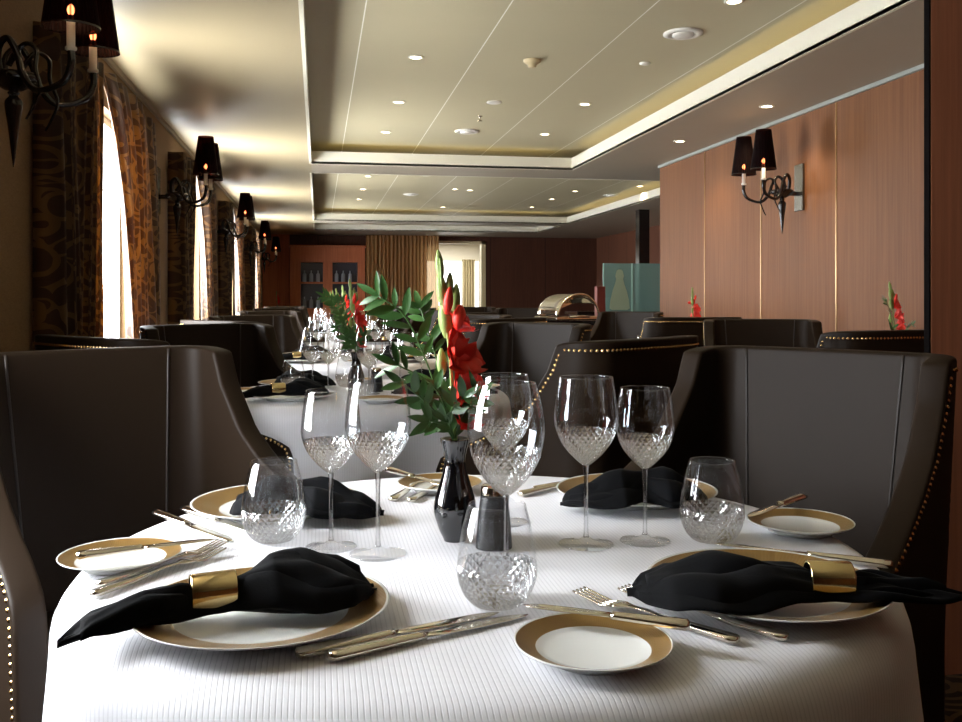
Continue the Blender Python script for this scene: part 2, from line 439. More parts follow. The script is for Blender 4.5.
# end wall with an opening
ox0, ox1, oz1 = XY(427, YE), XY(485.5, YE), 2.23
b = MB().box(XL-.14, ox0, YE, YE+.12, 0, ZC).box(ox1, XE+.12, YE, YE+.12, 0, ZC).box(ox0, ox1, YE, YE+.12, oz1, ZC)
struct('wall_end', b, m_woodB)
b = MB().box(ox1-.09, ox1, YE-.03, YE+.14, 0, oz1).box(ox0, ox1, YE-.03, YE+.14, oz1-.05, oz1)
struct('door_1', b, pbr('door_frame_cream', rgb(.62, .52, .30), .5))
b = MB().box(XL-.001, -.55, YE-.06, YE-.001, 0, ZS); struct('wall_end_panel', b, m_cab)
# room beyond the opening
b = MB().box(ox0-2, ox1+2, 21.6, 21.7, 0, .85).box(ox0-2, ox1+2, 21.6, 21.7, 1.95, 2.6)
b.box(XY(479, 21.6), ox1+2, 21.6, 21.7, .85, 1.95)
b.box(ox0-2.1, ox0-2, YE+.12, 21.7, 0, 2.6).box(ox1+2, ox1+2.1, YE+.12, 21.7, 0, 2.6)
struct('wall_beyond', b, m_white)
b = MB().box(ox0-2.1, ox1+2.1, YE+.12, 21.7, 2.36, 2.5); struct('ceiling_beyond', b, m_lip)
b = MB().box(ox0-2, XY(479, 21.6), 21.66, 21.68, .85, 1.95); struct('window_7', b, m_day2)
# ceiling, soffits and cove lips
b = MB().box(XL-.14, XE+.12, YB-.12, YE+.12, ZC, ZC+.08); struct('ceiling', b, m_ceil)
T = .02
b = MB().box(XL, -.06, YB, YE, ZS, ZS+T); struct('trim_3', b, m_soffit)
CO = [(-.06, 2.40, -2.0, 8.55), (-.06, 4.10, 9.2, 14.9), (-.06, 4.10, 15.35, 17.0)]
b = MB()
b.box(2.40, XR, YB, 8.13, ZS, ZS+T).box(-.06, 2.40, YB, -2.0, ZS, ZS+T)
b.box(2.40, XE, 8.13, 8.55, ZS, ZS+T).box(-.06, XE, 8.55, 9.2, ZS, ZS+T).box(4.10, XE, 9.2, YE, ZS, ZS+T)
b.box(-.06, 4.10, 14.9, 15.35, ZS, ZS+T).box(-.06, 4.10, 17.0, YE, ZS, ZS+T)
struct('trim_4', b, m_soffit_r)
b = MB(); LH = .115; lt = .02
for (x0, x1, y0, y1) in CO:
    b.box(x0-lt, x0, y0, y1, ZS-.002, ZS+LH).box(x1, x1+lt, y0, y1, ZS-.002, ZS+LH)
    b.box(x0, x1, y1, y1+lt, ZS-.002, ZS+LH).box(x0, x1, y0-lt, y0, ZS-.002, ZS+LH)
struct('trim_5', b, m_lip)
b = MB().box(XR-.02, XR-.001, 2.43, 8.13, ZS-.025, ZS-.001); struct('trim_6', b, pbr('grey_shadow_gap', rgb(.30, .31, .28), .5))
b = MB().box(XL+.001, XL+.02, YB, YE, ZS-.03, ZS-.001); struct('trim_7', b, pbr('brown_cornice', rgb(.20, .15, .09), .5))
def cove_strip(label, x0, x1, y0, y1):
    o = MB().box(x0, x1, y0, y1, ZS+T+.002, ZS+T+.022).build('light_strip', m_strip)
    tag(o, label, 'light strip', 'cove light strips')
cove_strip('warm light strip hidden in the cove along the right of the front ceiling coffer', 2.48, 2.50, -1.5, 8.4)
cove_strip('warm light strip in the cove at the far end of the front ceiling coffer', .1, 2.3, 8.63, 8.65)
cove_strip('warm light strip in the cove at the far end of the middle ceiling coffer', .1, 4.0, 14.98, 15.0)
cove_strip('warm light strip in the cove along the right of the middle ceiling coffer', 4.18, 4.20, 9.4, 14.8)
cove_strip('warm light strip in the cove at the far end of the rearmost ceiling coffer', .1, 4.0, 17.08, 17.10)
# ------------------------------------------------------------------ curtains
def curtain(wy, side, label, n=7):
    # side -1 near panel, +1 far panel
    def edge(z):
        if side < 0: return wy-(.44 if wy < 6 else .60)
        return wy+(0 if wy < 6 else .25)+interp([(0, .28), (.87, .24), (1.6, .04), (1.85, -.10), (2.02, -.25), (2.13, -.42)], z)
    outer = wy+(-1.12 if side < 0 else 1.0)+(0 if wy < 6 or side > 0 else .06)
    def fn(a, c):
        z = .04+2.09*c
        e = edge(z); y = outer+(e-outer)*a
        if side > 0: y += .04*sin(c*PI)*(1-a)
        amp = .042*(.7+.3*sin(7*a+wy))
        ph = 2*PI*n*a
        x = XL+.095+amp*sin(ph)+.012*sin(2.3*ph+4*c)+.015*sin(3*c+6*a)
        if a < .06: x = XL+.012+(x-XL-.012)*(a/.06)**.5
        return (x, y+.012*cos(ph), z)
    width = abs(edge(1.2)-outer)
    mb = MB().grid(fn, 130, 24, uvf=lambda a, c: (a*width*1.9, c*2.09))
    o = mb.build('curtain', m_curtain)
    s = o.modifiers.new('thickness', 'SOLIDIFY'); s.thickness = .004
    tag(o, label, 'curtain', 'brown and gold scroll curtains')
ordw = ['beside the front table', 'at the nearest window in view', 'at the second window in view', 'at the third window in view', 'at the farthest window']
for k, wy in enumerate(WINY):
    curtain(wy, -1, 'brown scroll patterned curtain, near panel ' + ordw[k])
    curtain(wy, 1, 'brown scroll patterned curtain, far panel ' + ordw[k])

# ------------------------------------------------------------------ wing chairs
def chair_proto():
    root = empty('wing_chair')
    HB, RA = .185, .075
    arc = RA*PI/2
    def path(s):
        sg = 1 if s >= 0 else -1; s = abs(s)
        if s <= HB: return Vector((sg*s, -.012*(s/HB)**2, 0)), Vector((0, 1, 0))
        if s <= HB+arc:
            t = (s-HB)/RA
            return Vector((sg*(HB+RA*sin(t)), -.012-RA*(1-cos(t)), 0)), Vector((sg*sin(t), cos(t), 0))
        e = s-HB-arc
        return Vector((sg*(HB+RA+.10*e), -.012-RA-e, 0)), Vector((sg, .10, 0)).normalized()
    FT = [(.20, .425), (.59, .425), (.625, .412), (.655, .37), (.69, .29), (.74, .20), (.80, .125), (.90, .062), (.985, .035), (1.0, .02)]
    def S(z): return HB+arc+interp(FT, z)
    ZB, ZT = .26, .985
    th = .052
    def tilt(z): return max(0, z-.45)*.10
    def pt(a, z, off=0):
        s = (2*a-1)*S(z); p, n = path(s); p = p+n*off
        return Vector((p.x*(1+.04*max(0, z-.6)), p.y+tilt(z), z))
    zt = lambda a: ZT-.012*abs(2*a-1)**8
    def fn(a, c):
        z = ZB+(zt(a)-ZB)*c
        return pt(a, z)
    # closed shell: inner sheet, outer sheet, rounded rim all round
    NA, NC = 61, 40
    mb = MB(); vs = []
    def norm(a, z):
        s = (2*a-1)*S(z); return path(s)[1]
    def sheet(off, shrink):
        out = []
        for i in range(NA):
            for j in range(NC):
                a = i/(NA-1); c = j/(NC-1)
                z = ZB+(zt(a)-ZB)*c
                out.append(pt(a, z, off))
        return out
    inner = sheet(-th/2, 0); outer = sheet(th/2, 0)
    vs = inner+outer; o = len(inner); fs = []
    for i in range(NA-1):
        for j in range(NC-1):
            q = (i*NC+j, (i+1)*NC+j, (i+1)*NC+j+1, i*NC+j+1)
            fs.append(q); fs.append(tuple(o+k for k in reversed(q)))
    per = [i*NC for i in range(NA)]+[(NA-1)*NC+j for j in range(1, NC)]+[i*NC+NC-1 for i in range(NA-2, -1, -1)]+[j for j in range(NC-2, 0, -1)]
    for k in range(len(per)):
        a_, b_ = per[k], per[(k+1) % len(per)]
        fs.append((b_, a_, o+a_, o+b_))
    mb.add(vs, fs)
    back = mb.build('backrest', m_leather, root); bevel(back, .02, 3, 50)
    # seams on the inner face
    for sg in (-1, 1):
        pts = [pt(.5+sg*.5*(.150+.05*(z-.5))/S(z), z, -th/2-.0005) for z in [.44+.54*k/20 for k in range(21)]]
        MB().tube(pts, .0028, 6).build('seam', m_seam, back)
    # seat cushion, rail
    def seat(x0, x1, y0, y1, z0, z1, name, mat, bw):
        q = MB().box(x0, x1, y0, y1, z0, z1)
        q.sm = [True]*len(q.f)
        w = q.build(name, mat, root); bevel(w, bw, 4); return w
    seat(-.235, .235, -.43, -.03, .33, .46, 'seat_cushion', m_leather, .035)
    seat(-.24, .24, -.425, .0, .26, .335, 'seat_frame', m_leather, .012)
    # nailheads
    nb = MB()
    def nail(p, n):
        n = n.normalized(); a = n.cross(Vector((0, 0, 1)));
        if a.length < .1: a = n.cross(Vector((1, 0, 0)))
        a.normalize(); b_ = n.cross(a); r = .0052
        vs = [p+n*.004]+[p+(a*cos(PI/3*k)+b_*sin(PI/3*k))*r for k in range(6)]+[p+n*.003+(a*cos(PI/3*k)+b_*sin(PI/3*k))*r*.6 for k in range(6)]
        fs = [(0, 7+k, 7+(k+1) % 6) for k in range(6)]+[(7+k, 1+k, 1+(k+1) % 6, 7+(k+1) % 6) for k in range(6)]
        nb.add(vs, fs)
    line = []
    ins = .022
    for sg in (-1, 1):
        seq = []
        for k in range(400):
            z = ZB+.02+(ZT-ins-.01-ZB-.02)*k/399
            s = S(z)-ins
            seq.append((sg*s, z))
        line.append(seq)
    top = [(-(S(ZT-ins)-ins)+2*(S(ZT-ins)-ins)*k/399, ZT-ins-.004) for k in range(400)]
    bot = [(-(S(.24)-ins)+2*(S(.24)-ins)*k/399, ZB+.018) for k in range(400)]
    for seq in line+[top, bot]:
        last = None
        for (s, z) in seq:
            p, n = path(s); p = p+n*(th/2-.0005)
            q = Vector((p.x*(1+.04*max(0, z-.6)), p.y+tilt(z), z))
            if last is None or (q-last).length > .0135: nail(q, n); last = q
    nb.build('nailhead_trim', m_brass, back)
    for sx in (-1, 1):
        for yy in (-.37, -.03):
            p0 = Vector((sx*.205, yy, .27)); p1 = Vector((sx*.225, yy+(-.02 if yy < -.2 else .06), 0))
            l = MB(); vs = []
            for p, r in ((p0, .026), (p1, .016)):
                vs += [p+Vector((dx*r, dy*r, 0)) for dx, dy in ((-1,-1),(1,-1),(1,1),(-1,1))]
            l.add(vs, [(3,2,1,0),(4,5,6,7),(0,1,5,4),(1,2,6,5),(2,3,7,6),(3,0,4,7)], 0, False)
            l.build('leg', m_legwood, root)
    return root
chair = chair_proto()
def put_chair(x, y, face, label):
    """face: direction the sitter looks, degrees from +x"""
    rz = math.radians(face)+PI/2
    place(chair, (x, y, 0), rz, label, 'chair', 'taupe leather wing chairs')
t10 = math.degrees(TH)
put_chair(-.478, 2.116, -45-t10, 'dark taupe leather wing chair at the left behind the front table')
put_chair(1.068, 1.842, 225-t10, 'dark taupe leather wing chair at the right behind the front table')
put_chair(-.66, 2.88, 52-t10, 'wing chair directly behind the left front chair, seen over its top')
put_chair(-.47, 4.03, -45-t10, 'taupe wing chair at the window side, rear left of the second table')
put_chair(.90, 2.50, 137-t10, 'wing chair turned away with brass nailhead edge, between the two front tables')
put_chair(.97, 3.98, 225-t10, 'taupe wing chair facing the camera behind the second table, middle of the picture')
put_chair(-.50, 4.75, 50-t10, 'wing chair at the window side, front left of the third table')
put_chair(-.42, 5.95, -45-t10, 'taupe wing chair at the window side, rear left of the third table')
put_chair(1.05, 4.95, 137-t10, 'wing chair turned away, front right of the third table')
put_chair(1.05, 5.98, 225-t10, 'wing chair facing the camera, rear right of the third table')
put_chair(-.42, 7.87, -45-t10, 'wing chair at the window side, rear left of the fourth table')
put_chair(1.12, 6.75, 137-t10, 'wing chair turned away, front right of the fourth table')
put_chair(1.05, 7.9, 225-t10, 'wing chair facing the camera, rear right of the fourth table')
put_chair(-.42, 9.8, -45-t10, 'wing chair at the window side, rear left of the fifth table')
put_chair(1.05, 9.85, 225-t10, 'wing chair facing the camera, rear right of the fifth table')
put_chair(-.42, 11.7, -45-t10, 'wing chair at the window side, rear left of the sixth table')
put_chair(1.05, 11.8, 225-t10, 'wing chair facing the camera, rear right of the sixth table')
put_chair(2.27, 4.47, 262-t10, 'black looking wing chair beside the panelled wall, behind the right front table')
put_chair(2.15, 5.02, 100-t10, 'wing chair with nailhead edge turned to the wall table with three glasses')
put_chair(2.45, 6.95, 225-t10, 'wing chair behind the three wine glasses of the far wall table')
put_chair(2.02, 2.95, 115-t10, 'wing chair almost hidden behind the wooden pier at the right')
put_chair(2.12, 9.4, 250, 'wing chair left of the chafing dish, far down the room')
put_chair(1.75, 10.6, 270, 'wing chair in front of the dark end wall, left of the chafing dish')

# ------------------------------------------------------------------ tables and cloths
def table_proto():
    r = empty('round_table')
    R = .49
    MB().lathe([(0.001, .715), (R-.01, .705), (R, .712), (R, .725), (R-.01, .732), (.001, .732)], 64).build('tabletop', m_tabletop, r)
    MB().lathe([(.001, .05), (.05, .05), (.045, .10), (.04, .4), (.05, .70), (.09, .715), (.001, .715)], 24).build('pedestal', m_blackmetal, r)
    MB().lathe([(.001, 0), (.26, 0), (.26, .02), (.06, .05), (.001, .05)], 32).build('base', m_blackmetal, r)
    return r
def cloth_mesh(seed, R=.555, amp=.020):
    rnd = random.Random(seed)
    ks = [(7, .5), (11, .8), (17, .5), (23, .28)]
    ph = [rnd.uniform(0, 6.28) for _ in ks]
    NA = 288
    prof = [(0.0, 0), (.12, 0), (.24, 0), (.34, 0), (.42, 0), (.46, 0), (R-.055, -.0005)]
    for k in range(1, 7):
        a = PI/2*k/6; prof.append((R-.055+.055*sin(a), -.055*(1-cos(a))))
    for k in range(1, 19): prof.append((R, -.055-.50*k/18))
    def fn(i, j):
        r, z = prof[j]; th = 2*PI*i/NA
        t = max(0, min(1, (-z-.03)/.30)); t2 = max(0, -z-.05)
        f = sum(w*sin(k*th+p+.6*sin(2*th)+1.2*t2) for (k, w), p in zip(ks, ph))
        rr = r+amp*t*f+.035*t2
        return (rr*cos(th), rr*sin(th), .75+z+(0 if r < R-.03 else .0))
    mb = MB(); vs = [fn(i, j) for i in range(NA) for j in range(len(prof))]; n = len(prof)
    fs = []
    for i in range(NA):
        i2 = (i+1) % NA
        for j in range(n-1):
            if j == 0: fs.append((i*n+1, i2*n+1, i2*n))
            else: fs.append((i*n+j, i*n+j+1, i2*n+j+1, i2*n+j))
    fs = [tuple(reversed(f)) if False else f for f in fs]
    mb.add(vs, fs); return mb
TABLES = [('front', .228, 1.285), ('second', .17, 3.44), ('third', .19, 5.25), ('fourth', .19, 7.15), ('fifth', .19, 9.1), ('sixth', .19, 11.0),
          ('right front', 2.55, 3.70), ('far right', 2.60, 5.95)]
tproto = table_proto()
for k, (nm, x, y) in enumerate(TABLES):
    place(tproto, (x, y, 0), 0, 'round table under the white cloth, %s table' % nm, 'table', 'round dining tables')
    sx = 1 if k < 1 else (.98 if k < 6 else .85)
    o = cloth_mesh(k+3, amp=.022 if k == 0 else .036).build('tablecloth', m_cloth); o.location = (x, y, 0); 
    if k: o.scale = (sx, sx, 1)
    tag(o, 'white finely striped tablecloth draped over the %s round table' % nm + (', nearest the camera' if k == 0 else ' of the window row' if k < 6 else ''), 'tablecloth', 'white tablecloths')
for o in list(C.objects):
    if o.name.startswith('round_table'): o.scale = (.92, .92, 1) if o.location.y > 2 else (1, 1, 1)
    if o.name.startswith('round_table') and o.location.x > 2: o.scale = (.82, .82, 1)

ZT0 = .7505
# ------------------------------------------------------------------ tableware prototypes
def glass_obj(name, prof_out, zcut, th=.0011, seg=64, base_th=.004):
    # closed shell of the bowl
    inner = [(max(r-th, .0008), z) for r, z in prof_out if z > prof_out[0][1]+base_th]
    prof = [(.0006, prof_out[0][1])]+prof_out+[(prof_out[-1][0]-th/2, prof_out[-1][1]+.0006)]+list(reversed(inner))+[(.0006, inner[0][1]-.0008)]
    # densify nothing: profile is already smooth
    n = len(prof_out)
    def mif(i):
        z = (prof[i][1]+prof[min(i+1, len(prof)-1)][1])/2
        return 1 if z < zcut and i <= n else 0
    return prof, mif
def smooth_prof(p, n=5):
    q = spline([(a, b_, 0) for a, b_ in p], n); return [(max(v.x, .0008), v.y) for v in q]
def wine_glass(kind):
    root = empty('wine_glass')
    if kind == 'std':
        bowl = [(.0045, .112), (.011, .1165), (.024, .129), (.037, .147), (.0445, .170), (.0440, .190), (.0415, .213), (.0378, .236)]; foot = .040; zc = .163; sb = .112
    else:
        bowl = [(.0045, .092), (.012, .097), (.028, .113), (.043, .138), (.0500, .168), (.0495, .190), (.0455, .215), (.0385, .238)]; foot = .041; zc = .150; sb = .092
    bp = smooth_prof(bowl)
    prof, mif = glass_obj('bowl', bp, zc)
    MB().lathe(prof, 72, mif=mif, uv=True).build('bowl', [m_glass, m_cut], root)
    st = smooth_prof([(.0045, .010), (.0033, .018), (.0030, .05), (.0030, sb-.03), (.0036, sb-.012), (.0045, sb)], 4)
    MB().lathe([(.0005, .010)]+st+[(.0005, sb)], 16).build('stem', m_stem, root)
    ft = [(.0005, .0002), (foot-.002, .0002), (foot, .0010), (foot-.003, .0020), (.024, .0034), (.010, .0065), (.0045, .010), (.0005, .010)]
    MB().lathe(ft, 56).build('foot', m_glass, root)
    return root
wg_std = wine_glass('std'); wg_big = wine_glass('big')
def tumbler():
    bp = smooth_prof([(.0225, .0), (.030, .003), (.0395, .015), (.0455, .034), (.0450, .052), (.0410, .080), (.0325, .114)])
    prof, mif = glass_obj('tumbler', bp, .048, th=.0013, base_th=.006)
    root = MB().lathe(prof, 72, mif=mif, uv=True).build('stemless_glass', [m_glass, m_cut])
    return root
tumb = tumbler()
def plate(name, R, mat, h=.020):
    p = [(.0005, .003), (R*.55, .003), (R*.56, .0), (R*.60, .0), (R*.61, .004), (R*.80, h*.55), (R*.99, h-.002), (R, h-.0005), (R*.99, h), (R*.97, h-.0012), (R*.80, h*.62), (R*.66, .0075), (R*.60, .0062), (.0005, .006)]
    return MB().lathe(p, 96).build(name, mat)
charger = plate('charger_plate', .1375, m_plate)
bread = plate('bread_plate', .077, m_bplate, .017)

def knife(name, L, mat):
    root = empty(name); hl = .45*L
    def sec(x, w, t, z): return [(x, w*cos(2*PI*k/12), z+t*sin(2*PI*k/12)) for k in range(12)]
    def loft(secs, nm, m):
        vs = [p for s_ in secs for p in s_]; n = 12
        fs = [(i*n+k, (i+1)*n+k, (i+1)*n+(k+1) % n, i*n+(k+1) % n) for i in range(len(secs)-1) for k in range(n)]
        fs += [tuple(range(n)), tuple(range(len(secs)*n-1, (len(secs)-1)*n-1, -1))]
        return MB().add(vs, fs).build(nm, m, root)
    loft([sec(0, .004, .003, .0055), sec(.003, .0095, .0052, .0055), sec(.012, .0100, .0052, .0055), sec(hl*.6, .0080, .0045, .0050), sec(hl*.93, .0058, .0040, .0045), sec(hl, .0062, .0042, .0045)], 'handle', mat)
    loft([sec(hl, .0050, .0022, .0045), sec(hl+.02, .0080, .0013, .0042), sec(L*.70, .0092, .0011, .0035), sec(L*.88, .0086, .0009, .0028), sec(L*.96, .0055, .0007, .0022), sec(L, .0010, .0004, .002)], 'blade', m_chrome)
    return root
def fork(L, mat):
    root = empty('table_fork')
    pts = [(0, .0040), (.01, .0045), (.06, .0045), (.11, .008), (.145, .007), (.165, .0035), (L, .010)]
    q = MB()
    def strip(xs, w, y0=0, zt=.0014, q=q):
        vs = []
        for x in xs:
            z = interp(pts, x); ww = w(x) if callable(w) else w; zz = .0034 if x < .08 else zt
            vs += [(x, y0-ww, z-zz*.5), (x, y0+ww, z-zz*.5), (x, y0+ww*.8, z+zz), (x, y0-ww*.8, z+zz)]
        n = len(xs)
        fs = [(i*4+k, i*4+4+k, i*4+4+(k+1) % 4, i*4+(k+1) % 4) for i in range(n-1) for k in range(4)]+[(0, 1, 2, 3), (n*4-1, n*4-2, n*4-3, n*4-4)]
        q.add(vs, fs)
    wt = [(0, .005), (.004, .0095), (.05, .0070), (.10, .0035), (.128, .0040), (.142, .011), (.152, .0120)]
    strip([i/30*.152 for i in range(31)], lambda x: interp(wt, x)); hd = q.build('handle', mat, root)
    for k in range(4):
        t = MB(); y0 = (k-1.5)*.0066
        strip([.151+(L-.151)*i/8 for i in range(9)], lambda x: .0022-(x-.151)*.02, y0, .0012, t); t.build('tine', mat, hd)
    return root
kn = knife('table_knife', .235, m_silver); bk = knife('butter_knife', .175, m_silver); fk = fork(.205, m_silver)
def lay(proto, u0, v0, u1, v1, z, label, cat, group, dz=0, z1=None):
    """from handle end towards the tip, on a horizontal plane"""
    a = W(u0, v0, z); b_ = W(u1, v1, z if z1 is None else z1); d = b_-a
    o = place(proto, (a.x, a.y, z+dz), math.atan2(d.y, d.x), label, cat, group)
    if z1 is not None: o.rotation_euler = (0, -math.atan2(z1-z, Vector((d.x, d.y)).length), math.atan2(d.y, d.x))
    return o

# napkins
def napkin(name, widths, heights, seed, bend=0, lift=None):
    """folded cloth through a ring at x=0; widths/heights: tables over x; lies with its underside on z=0"""
    rnd = random.Random(seed)
    root = None
    x0, x1 = widths[0][0], widths[-1][0]
    mb = MB()
    lay_n = 3
    for L in range(lay_n):
        k_w = (1.0, 1.10, .80)[L]; k_h = (1.0, .55, 1.12)[L]; p0 = rnd.uniform(0, 6); sh = (0, .006, -.004)[L]
        xa, xb = (x0, x1) if L == 0 else ((x0*.96, x1*1.03) if L == 1 else (x0*.86, x1*.93))
        NX, NP = 64, 40
        def fn(a, c):
            x = xa+(xb-xa)*a
            xi = max(x0, min(x1, x))
            w = interp(widths, xi)*k_w; h = interp(heights, xi)*k_h
            ringf = min(1, abs(x)/.035)
            w = w*(ringf)+(min(w, .0165))*(1-ringf) if abs(x) < .035 else w
            cc = c*2*PI
            cy, cz = cos(cc), sin(cc)
            f = 1+.20*ringf*sin(3*cc+p0+18*x)+.13*ringf*sin(5*cc+p0*2-14*x)+.05*ringf*sin(9*cc+30*x)
            y = w*cy*(1+.05*sin(6*a+p0))+sh
            if cz >= 0: z = h*(cz**.8)*f
            else: z = h*.22*cz
            zl = interp(lift, x) if lift else 0
            zb = interp(heights, xi)*.24
            y += bend*x*x
            return (x, y, zl+zb+z+.003*ringf*sin(60*x+3*cy+p0))
        mb.grid(fn, NX, NP, closev=True)
        n0 = len(mb.v)-NX*NP
        mb.add([], []); 
        mb.f.append(tuple(n0+j for j in range(NP))); mb.m.append(0); mb.sm.append(True)
        mb.f.append(tuple(n0+(NX-1)*NP+j for j in reversed(range(NP)))); mb.m.append(0); mb.sm.append(True)
    o = mb.build(name, m_napkin)
    return o
nap_a = napkin('folded_napkin', [(-.150, .002), (-.13, .012), (-.09, .026), (-.05, .030), (-.02, .020), (0, .0165), (.02, .021), (.06, .050), (.10, .064), (.14, .058), (.165, .030), (.175, .008)],
               [(-.150, .002), (-.12, .012), (-.07, .024), (-.03, .022), (0, .0185), (.03, .026), (.06, .036), (.10, .034), (.14, .026), (.165, .016), (.175, .004)], 4,
               lift=[(-.16, .000), (-.12, .014), (-.05, .017), (.18, .015)])
nap_b = napkin('folded_napkin', [(-.145, .002), (-.12, .012), (-.08, .018), (-.04, .020), (0, .0165), (.03, .026), (.08, .052), (.13, .068), (.175, .060), (.205, .030), (.215, .006)],
               [(-.145, .002), (-.10, .014), (-.05, .019), (0, .0185), (.03, .024), (.08, .028), (.13, .026), (.175, .020), (.205, .010), (.215, .003)], 9,
               lift=[(-.16, .022), (-.05, .018), (.05, .015), (.20, .020)])
nap_c = napkin('folded_napkin', [(-.105, .012), (-.09, .035), (-.05, .055), (0, .062), (.06, .050), (.10, .040), (.125, .018), (.13, .006)],
               [(-.105, .006), (-.09, .020), (-.05, .034), (0, .038), (.06, .030), (.10, .020), (.125, .010), (.13, .003)], 21, lift=[(-.2, .016), (.2, .012)])
def ring_proto():
    prof = [(.0186, -.023), (.0200, -.0235), (.0206, -.022), (.0206, .022), (.0200, .0235), (.0186, .023), (.0180, .021), (.0180, -.021), (.0186, -.023)]
    return MB().lathe(prof, 48, mat=Matrix.Rotation(PI/2, 3, 'Y')).build('napkin_ring', m_brassy)
ring = ring_proto()

def vase_proto():
    p = smooth_prof([(.016, 0), (.0175, .004), (.024, .018), (.0305, .042), (.0290, .060), (.0205, .088), (.0155, .108), (.0165, .125), (.0205, .141), (.0215, .146)], 5)
    prof = [(.0006, 0)]+p+[(.0195, .1465), (.0165, .135), (.0145, .120), (.0140, .108), (.0006, .106)]
    return MB().lathe(prof, 48).build('bud_vase', m_blackglass)
vase = vase_proto()
def shaker_proto():
    r = empty('pepper_shaker')
    MB().lathe(smooth_prof([(.0255, 0), (.0250, .01), (.0215, .05), (.0185, .074)], 3)+[(.0006, .076)], 36, cap0=True).build('body', m_pepper, r)
    MB().lathe([(.0185, .0745), (.0182, .084), (.0165, .087), (.0006, .0875)], 36).build('cap', m_silver, r)
    return r
shaker = shaker_proto()

# flowers
def leaf(mb, base, dirv, up, L, wd, curl=.15, fold=.25, seg=7, mi=0):
    d = dirv.normalized(); s = d.cross(up).normalized(); n = s.cross(d).normalized()
    vs = []
    for i in range(seg+1):
        t = i/seg; w = wd*(sin(PI*min(1, t*.98+.02))**.8)*(1-.25*t)
        c = base+d*(L*t)-n*(curl*L*t*t)
        vs += [c-s*w+n*w*fold, c, c+s*w+n*w*fold]
    fs = []
    for i in range(seg):
        for k in range(2): fs.append((i*3+k, i*3+k+1, i*3+3+k+1, i*3+3+k))
    mb.add(vs, fs, mi)
def flower(c, axis, size, root, seed):
    size = size*1.08
    rnd = random.Random(seed); mb = MB(); axis = axis.normalized()
    a = axis.cross(Vector((.2, .3, 1))).normalized(); b_ = axis.cross(a)
    for k in range(6):
        an = 2*PI*k/6+rnd.uniform(-.15, .15); rad = (a*cos(an)+b_*sin(an))
        op = .85 if k % 2 else .62
        sz = size*rnd.uniform(.9, 1.1); ph = rnd.uniform(0, 6)
        tdir = axis.cross(rad)
        def fn(u_, v_):
            t = v_; w = (u_-.5)*2
            wd = sz*.50*(sin(PI*min(.97, .12+.80*t))**.7)
            r = sz*(op*t**1.1); h = sz*(.95*t-.55*t*t*op)
            ruff = .09*sz*t*sin(5*w+ph+4*t)
            return c+rad*(r+ruff*.5)+axis*(h+ruff+.12*sz*w*w)+tdir*(w*wd)
        mb.grid(fn, 11, 9)
    o = mb.build('flower', m_red, root); return o
def bud(mb, base, d, L, r, mi=0):
    mb.tube([base+d.normalized()*L*t/8 for t in range(9)], lambda t: r*max(.06, sin(PI*min(.98, .10+.86*t))**.8), 8, mi)
def glad_main():
    r = empty('gladiolus')
    # local x = lateral, z up, origin at the vase mouth on the table
    s = .00143
    P = lambda u, v, y=0: Vector(((u-457)*s, y, (545-v)*s))
    stem = spline([P(457, 470), P(457, 430), P(454, 390), P(451, 350), P(447, 320), P(444, 290), P(442, 262)], 6)
    MB().tube(stem, lambda t: .0035-.002*t, 8).build('stem', m_bud, r)
    for (u, v, du, dv, L, rr) in ((449, 342, -3, -30, .060, .0105), (446, 312, -4, -30, .055, .0085), (443, 284, -3, -28, .045, .0065), (456, 322, 2, -30, .050, .008), (451, 300, 1, -26, .035, .006), (444, 380, -1, -24, .04, .008)):
        q = MB(); bud(q, P(u, v, .004), Vector((du, 2, -dv)), L, rr); q.build('bud', m_bud, r)
    q = MB(); bud(q, P(449, 318, -.012), Vector((1, -1, 8)), .040, .007); q.build('opening_bud', m_red, r)
    q = MB(); bud(q, P(460, 332, -.006), Vector((1, 0, 8)), .034, .010); q.build('opening_bud', m_red, r)
    flower(P(453, 362, -.004), Vector((.75, -.6, .35)), .042, r, 1)
    flower(P(457, 394, -.004), Vector((.85, -.5, .30)), .043, r, 2)
    flower(P(459, 425, -.004), Vector((.6, -.4, .45)), .030, r, 3)
    flower(P(457, 335, .004), Vector((.7, .2, .9)), .028, r, 5)
    q = MB()
    leaf(q, P(456, 440), Vector((-.25, 0, 1)), Vector((0, -1, .2)), .11, .010, .1)
    leaf(q, P(459, 440), Vector((.16, -.1, .5)), Vector((0, -1, .2)), .06, .011, .2)
    q.build('sword_leaf', m_green, r)
    return r
def sprig(curves, seed, name='greenery_sprig', ll=.042):
    rnd = random.Random(seed); r = empty(name); s = .00143
    P = lambda u, v, y=0: Vector(((u-457)*s, y, (545-v)*s))
    fo = MB(); stm = MB()
    for cu, y1 in curves:
        pts = spline([P(u, v, y1*(i/(len(cu)-1))) for i, (u, v) in enumerate(cu)], 6)
        stm.tube(pts, .0013, 6)
        n = len(pts)
        for i in range(4, n, 2):
            t = (pts[min(i+1, n-1)]-pts[i-1]).normalized()
            for sg in (-1, 1):
                if rnd.random() < .36: continue
                side = t.cross(Vector((0, -1, 0))).normalized()*sg
                d = (t*.65+side*.75+Vector((0, rnd.uniform(-.5, .5), 0)))
                leaf(fo, pts[i], d, Vector((rnd.uniform(-.3, .3), -1, rnd.uniform(-.1, .7))), ll*rnd.uniform(.7, 1.15), .0062*rnd.uniform(.8, 1.3), rnd.uniform(-.1, .25))
        leaf(fo, pts[-1], pts[-1]-pts[-3], Vector((0, -1, .3)), ll, .006)
    stm.build('stem', m_green, r); fo.build('foliage', m_green, r)
    return r
gl = glad_main()
